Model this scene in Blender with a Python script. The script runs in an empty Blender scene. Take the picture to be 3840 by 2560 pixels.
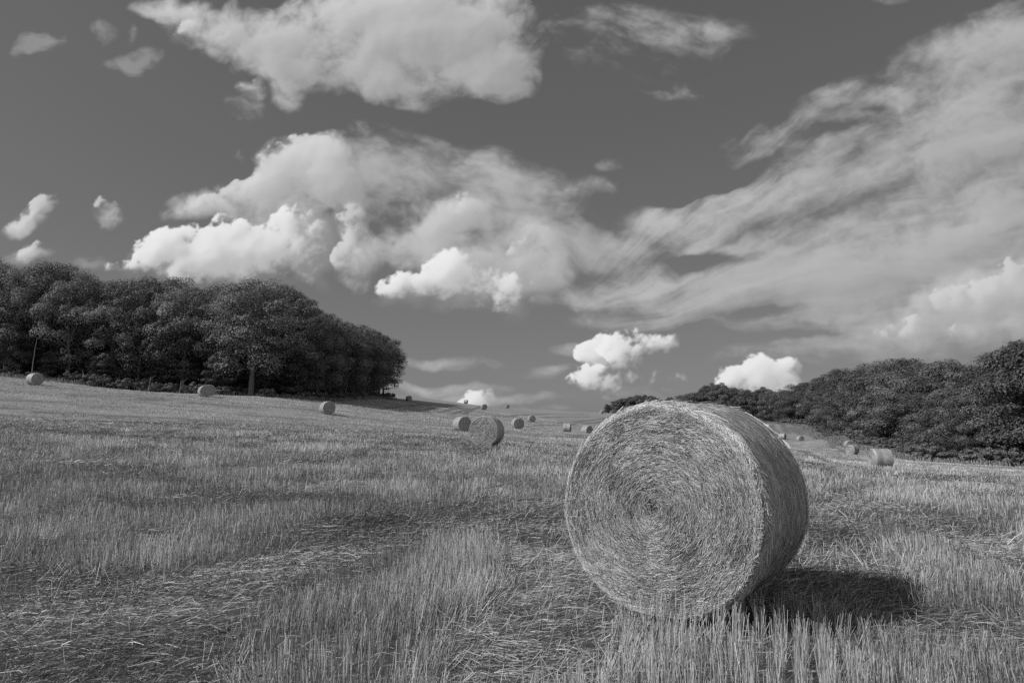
import bpy, math, random
import numpy as np
from mathutils import Matrix, Vector

# ------------------------------------------------------------------ camera model
CAM_H = 1.35
PITCH = math.radians(7.13)
F = 2560.0                      # focal length in pixels of a 3840 wide frame (24 mm on 36 mm)
UP = np.array([0.0, -math.sin(PITCH), math.cos(PITCH)])
FW = np.array([0.0, math.cos(PITCH), math.sin(PITCH)])
CAM = np.array([0.0, 0.0, CAM_H])


def ray(px, py):
    """direction of a photo pixel (3840 x 2560)"""
    return FW + np.array([1.0, 0, 0]) * (px - 1920) / F + UP * (1280 - py) / F


def at(px, py, d):
    return CAM + ray(px, py) * d


RNG = np.random.default_rng(7)

# ------------------------------------------------------------------ noise helpers
_perm = np.random.default_rng(3).random((256, 256))


def vnoise(x, y):
    xi = np.floor(x).astype(np.int64); yi = np.floor(y).astype(np.int64)
    fx = x - xi; fy = y - yi
    fx = fx * fx * (3 - 2 * fx); fy = fy * fy * (3 - 2 * fy)
    a = _perm[xi & 255, yi & 255]; b = _perm[(xi + 1) & 255, yi & 255]
    c = _perm[xi & 255, (yi + 1) & 255]; d = _perm[(xi + 1) & 255, (yi + 1) & 255]
    return (a + (b - a) * fx) * (1 - fy) + (c + (d - c) * fx) * fy


def fbm(x, y, o=4):
    s = 0; a = 0.5; t = 0
    for k in range(o):
        s = s + a * vnoise(x + 17.3 * k, y - 9.1 * k); t += a
        x = x * 2.03; y = y * 2.03; a *= 0.5
    return s / t


def sstep(a, b, x):
    t = np.clip((x - a) / (b - a), 0, 1)
    return t * t * (3 - 2 * t)


# ------------------------------------------------------------------ scene helpers
COL = bpy.context.scene.collection


def mesh_np(name, verts, faces, mat, attrs=None, smooth=False, mats=None, mat_idx=None):
    """verts (N,3), faces (M,k) arrays with one k"""
    verts = np.ascontiguousarray(verts, dtype=np.float32)
    faces = np.ascontiguousarray(faces, dtype=np.int32)
    me = bpy.data.meshes.new(name)
    n, k = len(verts), faces.shape[1]
    me.vertices.add(n); me.vertices.foreach_set('co', verts.ravel())
    me.loops.add(faces.size); me.loops.foreach_set('vertex_index', faces.ravel())
    me.polygons.add(len(faces))
    me.polygons.foreach_set('loop_start', np.arange(0, faces.size, k, dtype=np.int32))
    me.polygons.foreach_set('use_smooth', np.full(len(faces), smooth, dtype=bool))
    for m in (mats or [mat]):
        me.materials.append(m)
    if mat_idx is not None:
        me.polygons.foreach_set('material_index', np.asarray(mat_idx, dtype=np.int32))
    for an, av in (attrs or {}).items():
        a = me.attributes.new(an, 'FLOAT', 'POINT')
        a.data.foreach_set('value', np.ascontiguousarray(av, dtype=np.float32))
    me.update(calc_edges=True)
    return me


def link(name, me, parent=None):
    o = bpy.data.objects.new(name, me)
    COL.objects.link(o)
    if parent:
        o.parent = parent
    return o


def tag(o, label=None, cat=None, group=None, kind=None):
    for k, v in (('label', label), ('category', cat), ('group', group), ('kind', kind)):
        if v:
            o[k] = v
    return o


# ------------------------------------------------------------------ materials (the photograph is black and white: every colour is a grey)
def new_mat(name):
    m = bpy.data.materials.new(name); m.use_nodes = True
    nt = m.node_tree; nt.nodes.clear()
    out = nt.nodes.new('ShaderNodeOutputMaterial')
    return m, nt, out


def N(nt, typ, **kw):
    n = nt.nodes.new(typ)
    for k, v in kw.items():
        if k.startswith('i_'):
            key = k[2:]
            key = int(key) if key.isdigit() else key.replace('_', ' ')
            n.inputs[key].default_value = v
        else:
            setattr(n, k, v)
    return n


def grey(v):
    return (v, v, v, 1)


def tone_mat(name, lo, hi, rough=0.6, spec=0.25, attr='tone', trans=0.0, scale_noise=None):
    """grey from a per-vertex tone (each straw or leaf has its own), optional translucency"""
    m, nt, out = new_mat(name)
    at_ = N(nt, 'ShaderNodeAttribute', attribute_name=attr)
    mr = N(nt, 'ShaderNodeMapRange', i_3=lo, i_4=hi)
    nt.links.new(at_.outputs['Fac'], mr.inputs[0])
    src = mr.outputs[0]
    if scale_noise:
        sc, amt = scale_noise
        geo = N(nt, 'ShaderNodeNewGeometry')
        no = N(nt, 'ShaderNodeTexNoise', i_Scale=sc, i_Detail=4.0)
        nt.links.new(geo.outputs['Position'], no.inputs['Vector'])
        m2 = N(nt, 'ShaderNodeMapRange', i_1=0.3, i_2=0.7, i_3=1 - amt, i_4=1 + amt)
        nt.links.new(no.outputs['Fac'], m2.inputs[0])
        mu = N(nt, 'ShaderNodeMath', operation='MULTIPLY')
        nt.links.new(src, mu.inputs[0]); nt.links.new(m2.outputs[0], mu.inputs[1])
        src = mu.outputs[0]
    p = N(nt, 'ShaderNodeBsdfPrincipled', i_Roughness=rough)
    p.inputs['Specular IOR Level'].default_value = spec
    nt.links.new(src, p.inputs['Base Color'])
    if trans > 0:
        tr = N(nt, 'ShaderNodeBsdfTranslucent')
        nt.links.new(src, tr.inputs['Color'])
        mx = N(nt, 'ShaderNodeMixShader', i_0=trans)
        nt.links.new(p.outputs[0], mx.inputs[1]); nt.links.new(tr.outputs[0], mx.inputs[2])
        nt.links.new(mx.outputs[0], out.inputs[0])
    else:
        nt.links.new(p.outputs[0], out.inputs[0])
    return m
SKY_POW = 0.55
SKY_GAIN = 0.94
SOFT = [(520, 50, 170, 95, -15, .9), (640, 100, 180, 110, -20, 1.0), (800, 110, 230, 150, 0, 1.0), (980, 120, 230, 150, 5, 1.1),
        (1130, 110, 140, 140, 0, .9), (950, 10, 320, 90, 0, .9), (860, 205, 170, 60, -10, .6), (1150, 180, 100, 70, 0, .7),
        (400, 8, 120, 35, -10, .55), (660, 240, 60, 35, -30, .4), (980, 262, 60, 25, 0, .4), (588, 214, 36, 34, 0, .6),
        (690, 375, 120, 75, 5, 1.0), (770, 400, 110, 95, 0, 1.0), (610, 430, 80, 55, 0, .8), (540, 455, 130, 60, 15, .9),
        (440, 480, 90, 42, 15, .8), (610, 480, 130, 60, 0, .7), (550, 350, 45, 30, 0, .3), (680, 460, 120, 60, 0, .8), (620, 530, 170, 60, 0, .7), (800, 450, 90, 60, 0, .6), (880, 460, 120, 70, 0, .5),
        (100, 475, 78, 46, 25, .55), (55, 515, 56, 24, 0, .45), (250, 477, 55, 42, -20, .5), (75, 575, 75, 38, 0, .5),
        
        (1010, 500, 160, 70, 15, .8), (1085, 470, 70, 50, 0, .6), (1150, 600, 180, 90, 0, .75), (960, 565, 140, 60, 0, .7),
        (820, 510, 65, 50, 0, .7), (830, 570, 75, 55, 0, .7), (812, 620, 80, 55, 0, .65), (1200, 520, 120, 60, 0, .5)]
CRISP = [(365, 575, 90, 62, 10, 1.1), (440, 590, 115, 72, 0, 1.1), (540, 575, 125, 82, 0, 1.2), (650, 560, 115, 90, 0, .9),
         (300, 605, 75, 38, 10, .7), (560, 625, 200, 50, 0, .8),
         (1010, 640, 145, 58, 5, 1.1), (1060, 618, 95, 62, 0, 1.2), (930, 660, 90, 34, 0, .85), (1150, 655, 110, 60, 0, .8),
         (1140, 700, 70, 32, 0, .5), (1225, 690, 50, 32, 0, .6),
         (1395, 812, 85, 50, 0, 1.1), (1440, 795, 75, 55, 0, 1.2), (1500, 800, 70, 45, 0, 1.0), (1535, 785, 30, 32, 20, .9), (1365, 878, 95, 32, 0, 1.0), (1460, 862, 120, 38, 0, .9),
         (1555, 865, 42, 17, 0, .6), (1350, 850, 50, 25, 0, .4),
         (1690, 880, 62, 42, 0, 1.1), (1735, 868, 62, 60, 0, 1.3), (1800, 870, 65, 50, 0, 1.1), (1760, 900, 140, 45, 0, 1.0),
         (1110, 922, 55, 38, 0, 1.2), (1080, 935, 75, 22, 0, .9), (1308, 936, 30, 14, 0, .6), (1380, 915, 28, 12, 0, .5)]
VEIL = [(2650, 250, 330, 200, 15, 1.0), (2700, 560, 380, 240, 5, 1.0), (2950, 350, 260, 200, 0, .7), (-250, 300, 200, 90, 10, .6), (1430, 600, 200, 50, -8, .6), (1360, 660, 220, 50, 3, .7), (1450, 560, 160, 40, -15, .5), (1500, 735, 180, 26, 3, .6), (2320, 90, 240, 110, 15, .7), (2260, 200, 260, 90, 15, .6), (1600, 590, 190, 26, 3, -1.3), (1760, 712, 140, 22, 4, -1.1), (1500, 620, 120, 18, 8, -.6), (1850, 770, 120, 14, 5, -.5), (1930, 300, 120, 22, 16, -.6), (2000, 250, 60, 22, 0, -.7), (1700, 395, 200, 30, 18, -.6), (1500, 490, 130, 40, 5, .7), (1560, 520, 160, 50, 0, .6), (1650, 560, 230, 60, 5, .5), (1950, 620, 420, 120, 5, .8), (1580, 640, 260, 50, 5, .7), (1400, 670, 220, 45, 0, .7), (1900, 700, 420, 60, 5, .7), (2200, 780, 260, 70, 5, .7), (880, 400, 130, 70, -10, .7), (1100, 380, 200, 55, -12, .6), (1860, 330, 260, 50, 16, .6), (1990, 230, 200, 70, 15, .7), (2180, 110, 200, 50, 20, .6), (1000, 410, 260, 95, -12, .8), (1190, 450, 230, 110, -25, .8), (1320, 565, 250, 75, -12, .9), (1150, 540, 240, 110, 0, .7),
        (1390, 420, 70, 24, 10, .5), (1320, 430, 70, 35, 20, .4),
        (1650, 485, 260, 60, 12, .95), (1900, 400, 320, 90, 22, .9), (2110, 320, 300, 110, 18, 1.0), (2330, 300, 200, 150, 10, .9),
        (1780, 590, 380, 75, 8, .8), (2100, 560, 420, 220, 0, 1.0), (1750, 660, 480, 70, 7, .9), (1480, 690, 300, 42, 0, .7),
        (2300, 520, 260, 260, 0, .9), (1420, 735, 200, 26, 0, .5), (1900, 800, 380, 50, 6, .7), (2150, 760, 420, 90, 5, .8),
        (2230, 170, 280, 100, 22, .8), (2340, 60, 170, 80, 25, .8), (1950, 240, 160, 50, 10, .6), (1790, 300, 180, 45, 12, .6),
        (1440, 90, 240, 110, 5, .58), (1330, 30, 200, 60, 0, .4), (1650, 60, 140, 60, 0, .3), (2060, 5, 70, 15, 0, .4), (1530, 215, 90, 25, 0, .25),
        (1040, 825, 190, 20, -3, .7), (1250, 850, 120, 20, 5, .6), (1010, 885, 220, 16, 0, .55), (1310, 795, 75, 24, 0, .65),
        (1100, 912, 330, 22, 0, .5), (1450, 900, 200, 30, 0, .4), (1250, 940, 260, 14, 0, .35)]
LOWR = [(2200, 690, 110, 60, 15, 1.0), (2050, 775, 90, 32, 0, .8), (2250, 700, 170, 75, 12, .95), (2360, 680, 120, 70, 0, .9), (2100, 765, 140, 45, 0, .8), (2290, 770, 160, 60, 0, .8), (2160, 690, 40, 50, 40, .6)]


PUFFY = [(-180, 480, 130, 60, 10, .9), (-320, 430, 120, 70, 0, .9), (700, 365, 110, 60, 0, 1.0), (765, 405, 95, 75, 0, .9), (600, 430, 80, 50, 10, .9), (455, 470, 90, 40, 15, .8), (540, 455, 90, 45, 15, .8), (820, 505, 60, 50, 0, .9), (815, 585, 65, 58, 0, .9), (1070, 480, 70, 50, 20, .7), (1180, 575, 60, 40, 0, .6), (118, 462, 44, 34, 30, .85), (78, 498, 52, 24, 20, .75), (45, 515, 40, 18, 0, .6), (240, 462, 34, 26, 0, .8), (268, 488, 30, 24, -30, .7), (72, 578, 46, 24, 0, .7), (95, 565, 24, 20, 0, .6), (585, 212, 34, 32, 0, .7), (470, 60, 110, 60, -20, .6)]

WISP = [(210, 612, 70, 26, 0, .7), (85, 104, 75, 40, 10, .9), (60, 112, 40, 22, 0, .5), (320, 132, 80, 34, 8, .9), (280, 148, 60, 26, -10, .7), (240, 68, 40, 34, -35, .6), (300, 82, 24, 34, 0, .7), (30, 590, 60, 40, 0, .5), (1540, 215, 110, 34, 0, .5), (1650, 110, 130, 50, 0, .4), (1390, 385, 40, 24, 20, .5), (1250, 60, 90, 60, 0, .5), (870, 300, 90, 40, -10, .5), (560, 250, 50, 60, -30, .6)]
# ------------------------------------------------------------------ clouds: a far shell of cloud cover from puffs and noise, sunlight and shade painted in
K_ = 3840 / 2352
_g = np.random.default_rng(91)
_grad = _g.normal(size=(256, 256, 2)); _grad /= np.linalg.norm(_grad, axis=2, keepdims=True)


def gnoise(x, y):
    xi = np.floor(x).astype(np.int64); yi = np.floor(y).astype(np.int64)
    fx = x - xi; fy = y - yi
    ux = fx * fx * fx * (fx * (fx * 6 - 15) + 10); uy = fy * fy * fy * (fy * (fy * 6 - 15) + 10)

    def dg(ix, iy, dx, dy):
        g = _grad[ix & 255, iy & 255]
        return g[..., 0] * dx + g[..., 1] * dy
    a = dg(xi, yi, fx, fy); b = dg(xi + 1, yi, fx - 1, fy)
    c = dg(xi, yi + 1, fx, fy - 1); d = dg(xi + 1, yi + 1, fx - 1, fy - 1)
    return (a + (b - a) * ux) * (1 - uy) + (c + (d - c) * ux) * uy


def gfbm(x, y, o=5, rough=0.5, billow=False):
    s = 0; a = 1.0; t = 0
    for k in range(o):
        n = gnoise(x + 31.7 * k, y + 11.9 * k)
        s = s + a * ((0.6 - 2.2 * np.abs(n)) if billow else 1.5 * n); t += a
        x, y = 1.6 * x - 1.2 * y, 1.2 * x + 1.6 * y
        a *= rough
    return s / t


def blur(a, r):
    """cheap separable triple box blur, r in cells"""
    r = int(r)
    for _ in range(2):
        for ax in (0, 1):
            p = np.pad(a, [(r + 1, r) if i == ax else (0, 0) for i in (0, 1)], mode='edge')
            c = np.cumsum(p, axis=ax, dtype=np.float64)
            n = a.shape[ax]
            hi = np.take(c, np.arange(2 * r + 1, 2 * r + 1 + n), axis=ax); lo = np.take(c, np.arange(0, n), axis=ax)
            a = (hi - lo) / (2 * r + 1)
    return a


def uvpx(px, py):
    r = ray(px * K_, py * K_)
    return r[0] / r[1], r[2] / r[1]


DU = 1 / 620.0
CU = np.arange(-1.15, 1.30, DU); CV = np.arange(-0.03, 0.80, DU)
UU, VV = np.meshgrid(CU, CV)


def ell(b):
    px, py, rx, ry, rot, wt = b
    cx, cy = uvpx(px, py)
    ex = uvpx(px + rx, py); ey = uvpx(px, py - ry)
    return cx, cy, math.hypot(ex[0] - cx, ex[1] - cy), math.hypot(ey[0] - cx, ey[1] - cy), math.radians(rot), wt


def field(lst, U, V, p=1.0):
    acc = np.zeros_like(U)
    for b in lst:
        cx, cy, su, sv, ro, wt = ell(b)
        c, s = math.cos(ro), math.sin(ro)
        x = ((U - cx) * c + (V - cy) * s) / su; y = (-(U - cx) * s + (V - cy) * c) / sv
        acc += wt * np.clip(1 - np.sqrt(x * x + y * y), 0, 1) ** p
    return acc


def puffs(lst, U, V, rng, n_per=26, rmin=.16, rmax=.5, flat=0.55):
    """height field of overlapping round puffs heaped inside each ellipse, flatter underneath"""
    h = np.zeros_like(U)
    for b in lst:
        cx, cy, su, sv, ro, wt = ell(b)
        n = int(n_per * (0.6 + 0.5 * su / sv))
        for k in range(n):
            a = rng.uniform(0, 2 * math.pi); q = math.sqrt(rng.random()) * 0.85
            x = q * math.cos(a); y = q * math.sin(a)
            if y < 0:
                y *= flat
            r = (rmin + (rmax - rmin) * rng.random() ** 1.6) * sv * (1.25 - 0.5 * q) * wt ** .5
            px_, py_ = x * su, y * sv
            c, s = math.cos(ro), math.sin(ro)
            X = cx + px_ * c - py_ * s; Y = cy + px_ * s + py_ * c
            i0 = np.searchsorted(CU, X - r - .03); i1 = np.searchsorted(CU, X + r + .03)
            j0 = np.searchsorted(CV, Y - r - .03); j1 = np.searchsorted(CV, Y + r + .03)
            if i1 <= i0 or j1 <= j0:
                continue
            d2 = (U[j0:j1, i0:i1] - X) ** 2 + (V[j0:j1, i0:i1] - Y) ** 2
            z = np.sqrt(np.clip(r * r - d2, 0, None)) + (sv * .5 * (1 - q)) * (d2 < r * r)
            h[j0:j1, i0:i1] = np.maximum(h[j0:j1, i0:i1], z)
    return h


LDIR = (-0.80, 0.60)


def relief(h, sizes, gains):
    out = 0
    for s, g in zip(sizes, gains):
        hb = blur(h, s)
        gy, gx = np.gradient(hb, DU)
        d = -(gx * LDIR[0] + gy * LDIR[1]) * -1.0
        out = out + g * np.tanh(-d * 1.2)
    return out


def through(h, n=14, step=4.0, k=3.0):
    """share of sunlight left after crossing the cloud towards the sun"""
    acc = np.zeros_like(h)
    for q in range(1, n + 1):
        di = int(round(-LDIR[0] * step * q)); dj = int(round(-LDIR[1] * step * q))
        acc += np.roll(np.roll(h, dj, 0), di, 1)
    return np.exp(-k * acc * step * DU)


def make_clouds():
    rng = np.random.default_rng(5)
    wx = gfbm(UU * 2.4 + 3, VV * 2.4, 4) * .045; wy = gfbm(UU * 2.4 + 9, VV * 2.4 + 5, 4) * .045
    w2x = gfbm(UU * 11 + 1, VV * 11, 4) * .012; w2y = gfbm(UU * 11 + 7, VV * 11 + 2, 4) * .012
    cover = np.zeros_like(UU); rad = np.zeros_like(UU)

    def over(a, c):
        nonlocal cover, rad
        rad = rad * (1 - a) + c * a
        cover = cover * (1 - a) + a

    # streaky veil
    U, V = UU + wx * .8 + w2x * 1.3, VV + wy * .6 + w2y * 1.3
    m = field(VEIL, U, V)
    ang = math.radians(17); ca, sa = math.cos(ang), math.sin(ang)
    su, sv = U * ca + V * sa, -U * sa + V * ca
    m = .86 * (1 - np.exp(-1.25 * np.clip(m, 0, 9)))
    fu, fv = uvpx(1150, 790)                       # the streaks fan out from low in the middle
    fr = np.hypot(U - fu, V - fv); fa = np.arctan2(V - fv, U - fu)
    fw_ = sstep(.04, .26, UU) * (1 - sstep(.46, .56, VV) * (1 - sstep(.35, .5, UU)))
    a2_ = math.radians(-17); c2, s2 = math.cos(a2_), math.sin(a2_)
    lu, lv = U * c2 + V * s2, -U * s2 + V * c2
    n1 = .6 * gfbm(su * 3.0, sv * 7.5, 6, .58) + .6 * (fw_ * .75 * gfbm(fr * 2.2 + 5, fa * 6.5, 5, .55) + (1 - fw_) * gfbm(lu * 4 + 2, lv * 9, 5, .58))
    n2 = .5 * gfbm(su * 12 + 4, sv * 26, 5, .6) * fw_ + .6 * (fw_ * gfbm(fr * 7 + 2, fa * 24, 5, .58) + (1 - fw_) * 1.4 * gfbm(lu * 12 + 2, lv * 30, 5, .6))
    n3 = gfbm(U * 16 + 4, V * 19, 5, .6)
    n4 = gfbm(U * 45 + 4, V * 60, 4, .6)
    d = m + (n1 * .72 + n2 * .46 + n3 * .20 + n4 * .10) * sstep(0, .3, m)
    a = sstep(0.10, 0.86, d) ** 0.95 * .97
    st = gfbm(su * 2.2 + 9, sv * 7.0 + 3, 4, .5); st2 = gfbm(su * 6 + 9, sv * 17 + 3, 4, .5)
    st = .4 * st + .9 * (fw_ * gfbm(fr * 1.6 + 11, fa * 9 + 3, 4, .5) + (1 - fw_) * gfbm(lu * 3, lv * 9, 4, .5)); st2 = .3 * st2 + .9 * (fw_ * gfbm(fr * 4 + 1, fa * 26 + 3, 4, .52) + (1 - fw_) * gfbm(lu * 9, lv * 26, 4, .5))
    edge = relief(blur(d, 2) * .12, (8, 24), (.5, .7))
    Tv = through(np.clip(blur(d, 2), 0, 1) * .1, 14, 7.0, 26.0)
    c = 0.30 + .11 * st + .05 * st2 + .045 * edge + .02 * n3 + .015 * n4 + .13 * Tv + .03 * sstep(.5, .8, m)
    over(a, np.clip(c, .2, .50))
    # fuzzy cumulus
    U, V = UU + wx * .8 + w2x * 1.8, VV + wy * .8 + w2y * 1.8
    m = field(SOFT, U, V)
    m = 1.15 * (1 - np.exp(-1.05 * m))
    n1 = gfbm(U * 6 + 2, V * 7, 6, .55); n2 = gfbm(U * 24, V * 24 + 8, 5, .6); bl = gfbm(U * 9 + 5, V * 10, 4, .5, True)
    n3 = gfbm(U * 40, V * 44 + 8, 4, .6)
    d = m + (n1 * .70 + n2 * .30 + bl * .26 + n3 * .12) * sstep(0, .3, m)
    a = sstep(0.14, 0.74, d) ** .9
    h = np.clip(d, 0, 1.6) * .10
    r = relief(h, (1, 4, 10, 28), (.08, .20, .36, .55))
    T = through(blur(h, 2), 16, 5.0, 70.0)
    c = 0.33 + .10 * r + .20 * T + .05 * n1 + .025 * n2 - .03 * sstep(.9, 2.0, blur(d, 10))
    over(a, np.clip(c, .22, .66))
    # faint torn wisps
    U, V = UU + w2x * 2.2, VV + w2y * 2.2
    m = field(WISP, U, V)
    d = m + (gfbm(U * 20 + V * 6, V * 30, 6, .62) * .9 + gfbm(U * 60, V * 80, 3, .6) * .2) * sstep(0, .3, m)
    over(sstep(.12, 1.0, d) * .62, .36 + .05 * gfbm(U * 30, V * 30, 3))
    # grey base parts behind the bright heaps
    h0 = puffs([(b[0] + 30, b[1] + 14, b[2] * 1.15, b[3], b[4], b[5]) for b in CRISP[:11]], UU + wx + w2x, VV + wy + w2y, rng, 20)
    a = sstep(0.0, .045, blur(h0, 4) + gfbm(UU * 20, VV * 20, 5, .6) * .02 * (h0 > 0)) * .75
    over(a, .33 + .05 * relief(h0, (4, 12), (.4, .6)) + .02 * gfbm(UU * 9, VV * 9, 4))
    # crisp cumulus heaps: eroded puffs, ragged against the sun side, dissolving underneath
    def heap(lst, seed, npf, k_edge, bright, amax=.97):
        fx = gfbm(UU * 36 + seed, VV * 36, 4) * .007; fy = gfbm(UU * 36 + 9, VV * 36 + seed, 4) * .007
        U, V = UU + wx * .45 + w2x * 1.1 + fx, VV + wy * .45 + w2y * 1.1 + fy
        h = puffs(lst, U, V, rng, npf, .10, .44)
        e = 1.0 * (1 - np.exp(-1.3 * field(lst, U, V)))
        nb = gfbm(UU * 30 + seed, VV * 34, 5, .58, True); nn = gfbm(UU * 13 + seed, VV * 15, 6, .58); nf = gfbm(UU * 85, VV * 85 + seed, 3, .6)
        hs = np.clip(blur(h, 1) / .05, 0, 1.4)
        d = .50 * hs + .60 * e + (nb * .28 + nn * .85 + nf * .18) * sstep(0, .2, hs + e)
        hh = np.clip(d, 0, 2) * .045
        lit = relief(blur(hh, 1), (2, 4, 9, 18), (.22, .34, .45, .50))
        soft_ = sstep(-.5, .9, lit)                   # 1 on the sun side
        lo = .34 - .08 * soft_; wd_ = .62 - .42 * soft_
        a = np.clip((d - lo) / wd_, 0, 1); a = a * a * (3 - 2 * a) * (.72 + .28 * soft_)
        T = through(blur(hh, 1), 20, 3.0, 95.0); T2 = through(blur(hh, 1), 8, 2.0, 170.0)
        c = .30 + .10 * lit + .17 * T + bright * T2 + .05 * nn + .02 * nf
        over(np.clip(a, 0, 1) * amax, np.clip(c, .26, .88))
    heap(PUFFY, 8.0, 30, .5, .13, .80)
    heap(CRISP[:13], 1.0, 34, .5, .28)
    heap(CRISP[13:], 5.0, 34, .5, .34, .93)
    # low bank at the right
    U, V = UU + wx * .6 + w2x, VV + wy * .6 + w2y
    h = puffs(LOWR, U, V, rng, 30, .2, .6)
    a = sstep(0.0, .05, blur(h, 2) + gfbm(UU * 18, VV * 18, 5, .6) * .015 * (h > 0)) * .92
    hb_ = blur(h, 1)
    c = .31 + .15 * relief(hb_, (3, 8, 20), (.25, .5, .7)) + .20 * through(hb_, 8, 2.0, 60.0) + .04 * gfbm(su * 5, sv * 9, 4)
    over(a, np.clip(c, .25, .62))
    heap([(2165, 692, 42, 46, 40, .9), (2250, 690, 120, 55, 15, .9), (2345, 662, 95, 60, 0, .9), (2090, 772, 120, 32, 0, .8), (2240, 775, 110, 36, 0, .7)], 9.0, 30, .5, .09, .8)
    # haze near the horizon, painted into the cloud brightness
    hz = np.exp(-np.clip(VV, 0, 9) / .085) * .55
    rad = rad * (1 - hz * .3) + cover * .30 * hz * .3
    make_clouds.full = cover.copy()
    return cover, rad
# ------------------------------------------------------------------ terrain through surveyed points (photo pixel, distance)
CTRL_PX = [(0, 1412, 104), (130, 1441, 87), (300, 1441, 106), (600, 1473, 108), (780, 1492, 87), (940, 1484, 108), (1200, 1502, 116),
           (1228, 1553, 80), (1400, 1498, 152), (1500, 1497, 205), (1533, 1504, 198), (1700, 1515, 285), (1900, 1528, 300), (2100, 1538, 305),
           (2280, 1549, 320), (1815, 1536, 183), (1903, 1532, 255), (1735, 1611, 75), (1825, 1670, 35), (1941, 1609, 92), (1994, 1583, 150),
           (2128, 1621, 118), (2201, 1631, 110), (2500, 1560, 318), (2700, 1570, 298), (2900, 1587, 262), (2935, 1648, 176), (3000, 1657, 172),
           (3182, 1680, 132), (3197, 1706, 101), (3301, 1754, 51), (3037, 1598, 228), (3176, 1640, 150), (3350, 1696, 110), (3490, 1730, 86),
           (2935, 1666, 148), (3005, 1674, 146), (3664, 1744, 76), (3840, 1752, 71), (0, 1560, 50), (600, 1590, 50), (1200, 1620, 48), (2300, 1640, 80), (2700, 1650, 100)]
cp = [at(*c) for c in CTRL_PX]
cp = [(p[0], p[1], p[2]) for p in cp]
for r_ in (0.01, 8, 16):
    for a_ in range(0, 360, 40 if r_ > 1 else 400):
        x_, y_ = r_ * math.sin(math.radians(a_)), r_ * math.cos(math.radians(a_))
        cp.append((x_, y_, (-0.012 * max(x_, 0) if x_ > 0 else -0.022 * x_ * (r_ > 10)) * (1 if r_ < 30 else 1)))
cp += [(-150, 60, 11.0), (-140, 130, 13.5), (-90, 170, 13), (-40, 260, 13.0), (-100, 320, 15), (-200, 200, 18), (-60, 0, 3.2), (-60, -60, 2), (0, -60, .5),
       (60, -60, -2), (70, 0, -2.4), (120, 60, -3.0), (130, 120, -1.0), (160, 200, 2.5), (150, 300, 5.5), (40, 420, 4.5), (-20, 420, 6.5), (110, 400, 4.5),
       (-100, 450, 10), (200, 420, 4), (-200, 0, 10), (200, 0, -3)]
CP = np.array(cp, dtype=float)


def _tps(r2):
    return 0.5 * r2 * np.log(r2 + 1e-6)


_sc = 100.0
_X = CP[:, :2] / _sc
_K = _tps(((_X[:, None] - _X[None]) ** 2).sum(2)) + np.eye(len(_X)) * 2e-4
_P = np.hstack([np.ones((len(_X), 1)), _X])
_A = np.block([[_K, _P], [_P.T, np.zeros((3, 3))]])
_W = np.linalg.solve(_A, np.concatenate([CP[:, 2], np.zeros(3)]))


def H0(x, y):
    x = np.asarray(x, float); y = np.asarray(y, float)
    r = np.hypot(x, y)
    k = np.minimum(1, 430 / np.maximum(r, 1))          # beyond the surveyed land the height runs out level
    X = np.stack([x * k, y * k], -1).reshape(-1, 2) / _sc
    out = np.empty(len(X))
    for i in range(0, len(X), 200000):
        q = X[i:i + 200000]
        d = _tps(((q[:, None] - _X[None]) ** 2).sum(2))
        out[i:i + 200000] = d @ _W[:-3] + _W[-3] + q @ _W[-2:]
    return out.reshape(x.shape) - 8.0 * sstep(450, 1500, r)


# near lanes of flattened straw, as the combine and the weather left them (outlines on the ground)
def ground_at(px, py):
    """where the line of sight through a photo pixel meets the ground"""
    d = ray(px, py)
    ts = np.geomspace(1.5, 600, 900)
    P = CAM[None] + d[None] * ts[:, None]
    below = P[:, 2] - H0(P[:, 0], P[:, 1])
    i = int(np.argmax(below < 0)) or 899
    t0, t1 = ts[i - 1], ts[i]
    f = below[i - 1] / (below[i - 1] - below[i] + 1e-9)
    p = CAM + d * (t0 + (t1 - t0) * f)
    return p[:2]


FLAT_PX = [
    [(-900, 2190), (0, 2110), (200, 2150), (610, 2165), (885, 2110), (1110, 2055), (1160, 1965), (1300, 1935), (1500, 1925), (1640, 1985),
     (1600, 2040), (1300, 2125), (1090, 2190), (950, 2265), (850, 2390), (835, 2570), (830, 3200), (-1500, 3200)],
    [(1743, 1890), (2128, 1894), (2200, 2028), (2210, 2150), (2318, 2243), (2318, 2457), (2070, 2620), (1718, 2700), (1700, 2400),
     (1828, 2270), (1920, 2130), (1828, 2010), (1600, 2010), (1500, 1990), (1640, 1930)],
    [(2855, 2194), (2965, 2029), (3047, 1935), (3184, 1915), (3294, 2029), (3320, 2084), (3400, 2140), (3392, 2254), (3277, 2303), (3100, 2310), (2855, 2276)],
    [(3430, 1947), (3540, 1941), (3620, 1974), (3730, 2007), (3900, 2070), (4300, 2200), (4300, 2400), (3900, 2240), (3787, 2166), (3677, 2106), (3568, 2051), (3458, 1985)],
    [(3376, 2281), (3600, 2310), (4100, 2390), (4100, 2530), (3623, 2445), (3400, 2413), (3300, 2340)],
    [(640, 1868), (700, 1852), (950, 1862), (980, 1885), (900, 1898), (690, 1892)],
    [(1080, 1812), (1200, 1802), (1440, 1800), (1500, 1806), (1360, 1828), (1120, 1828)],
    [(2050, 1780), (2120, 1776), (2120, 1800), (2050, 1800)],
    [(3080, 1850), (3240, 1835), (3300, 1860), (3150, 1880)],
    [(500, 2010), (640, 1990), (700, 2010), (560, 2035)],
]
FLATS = [np.array([ground_at(*p) for p in poly]) for poly in FLAT_PX]


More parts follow.
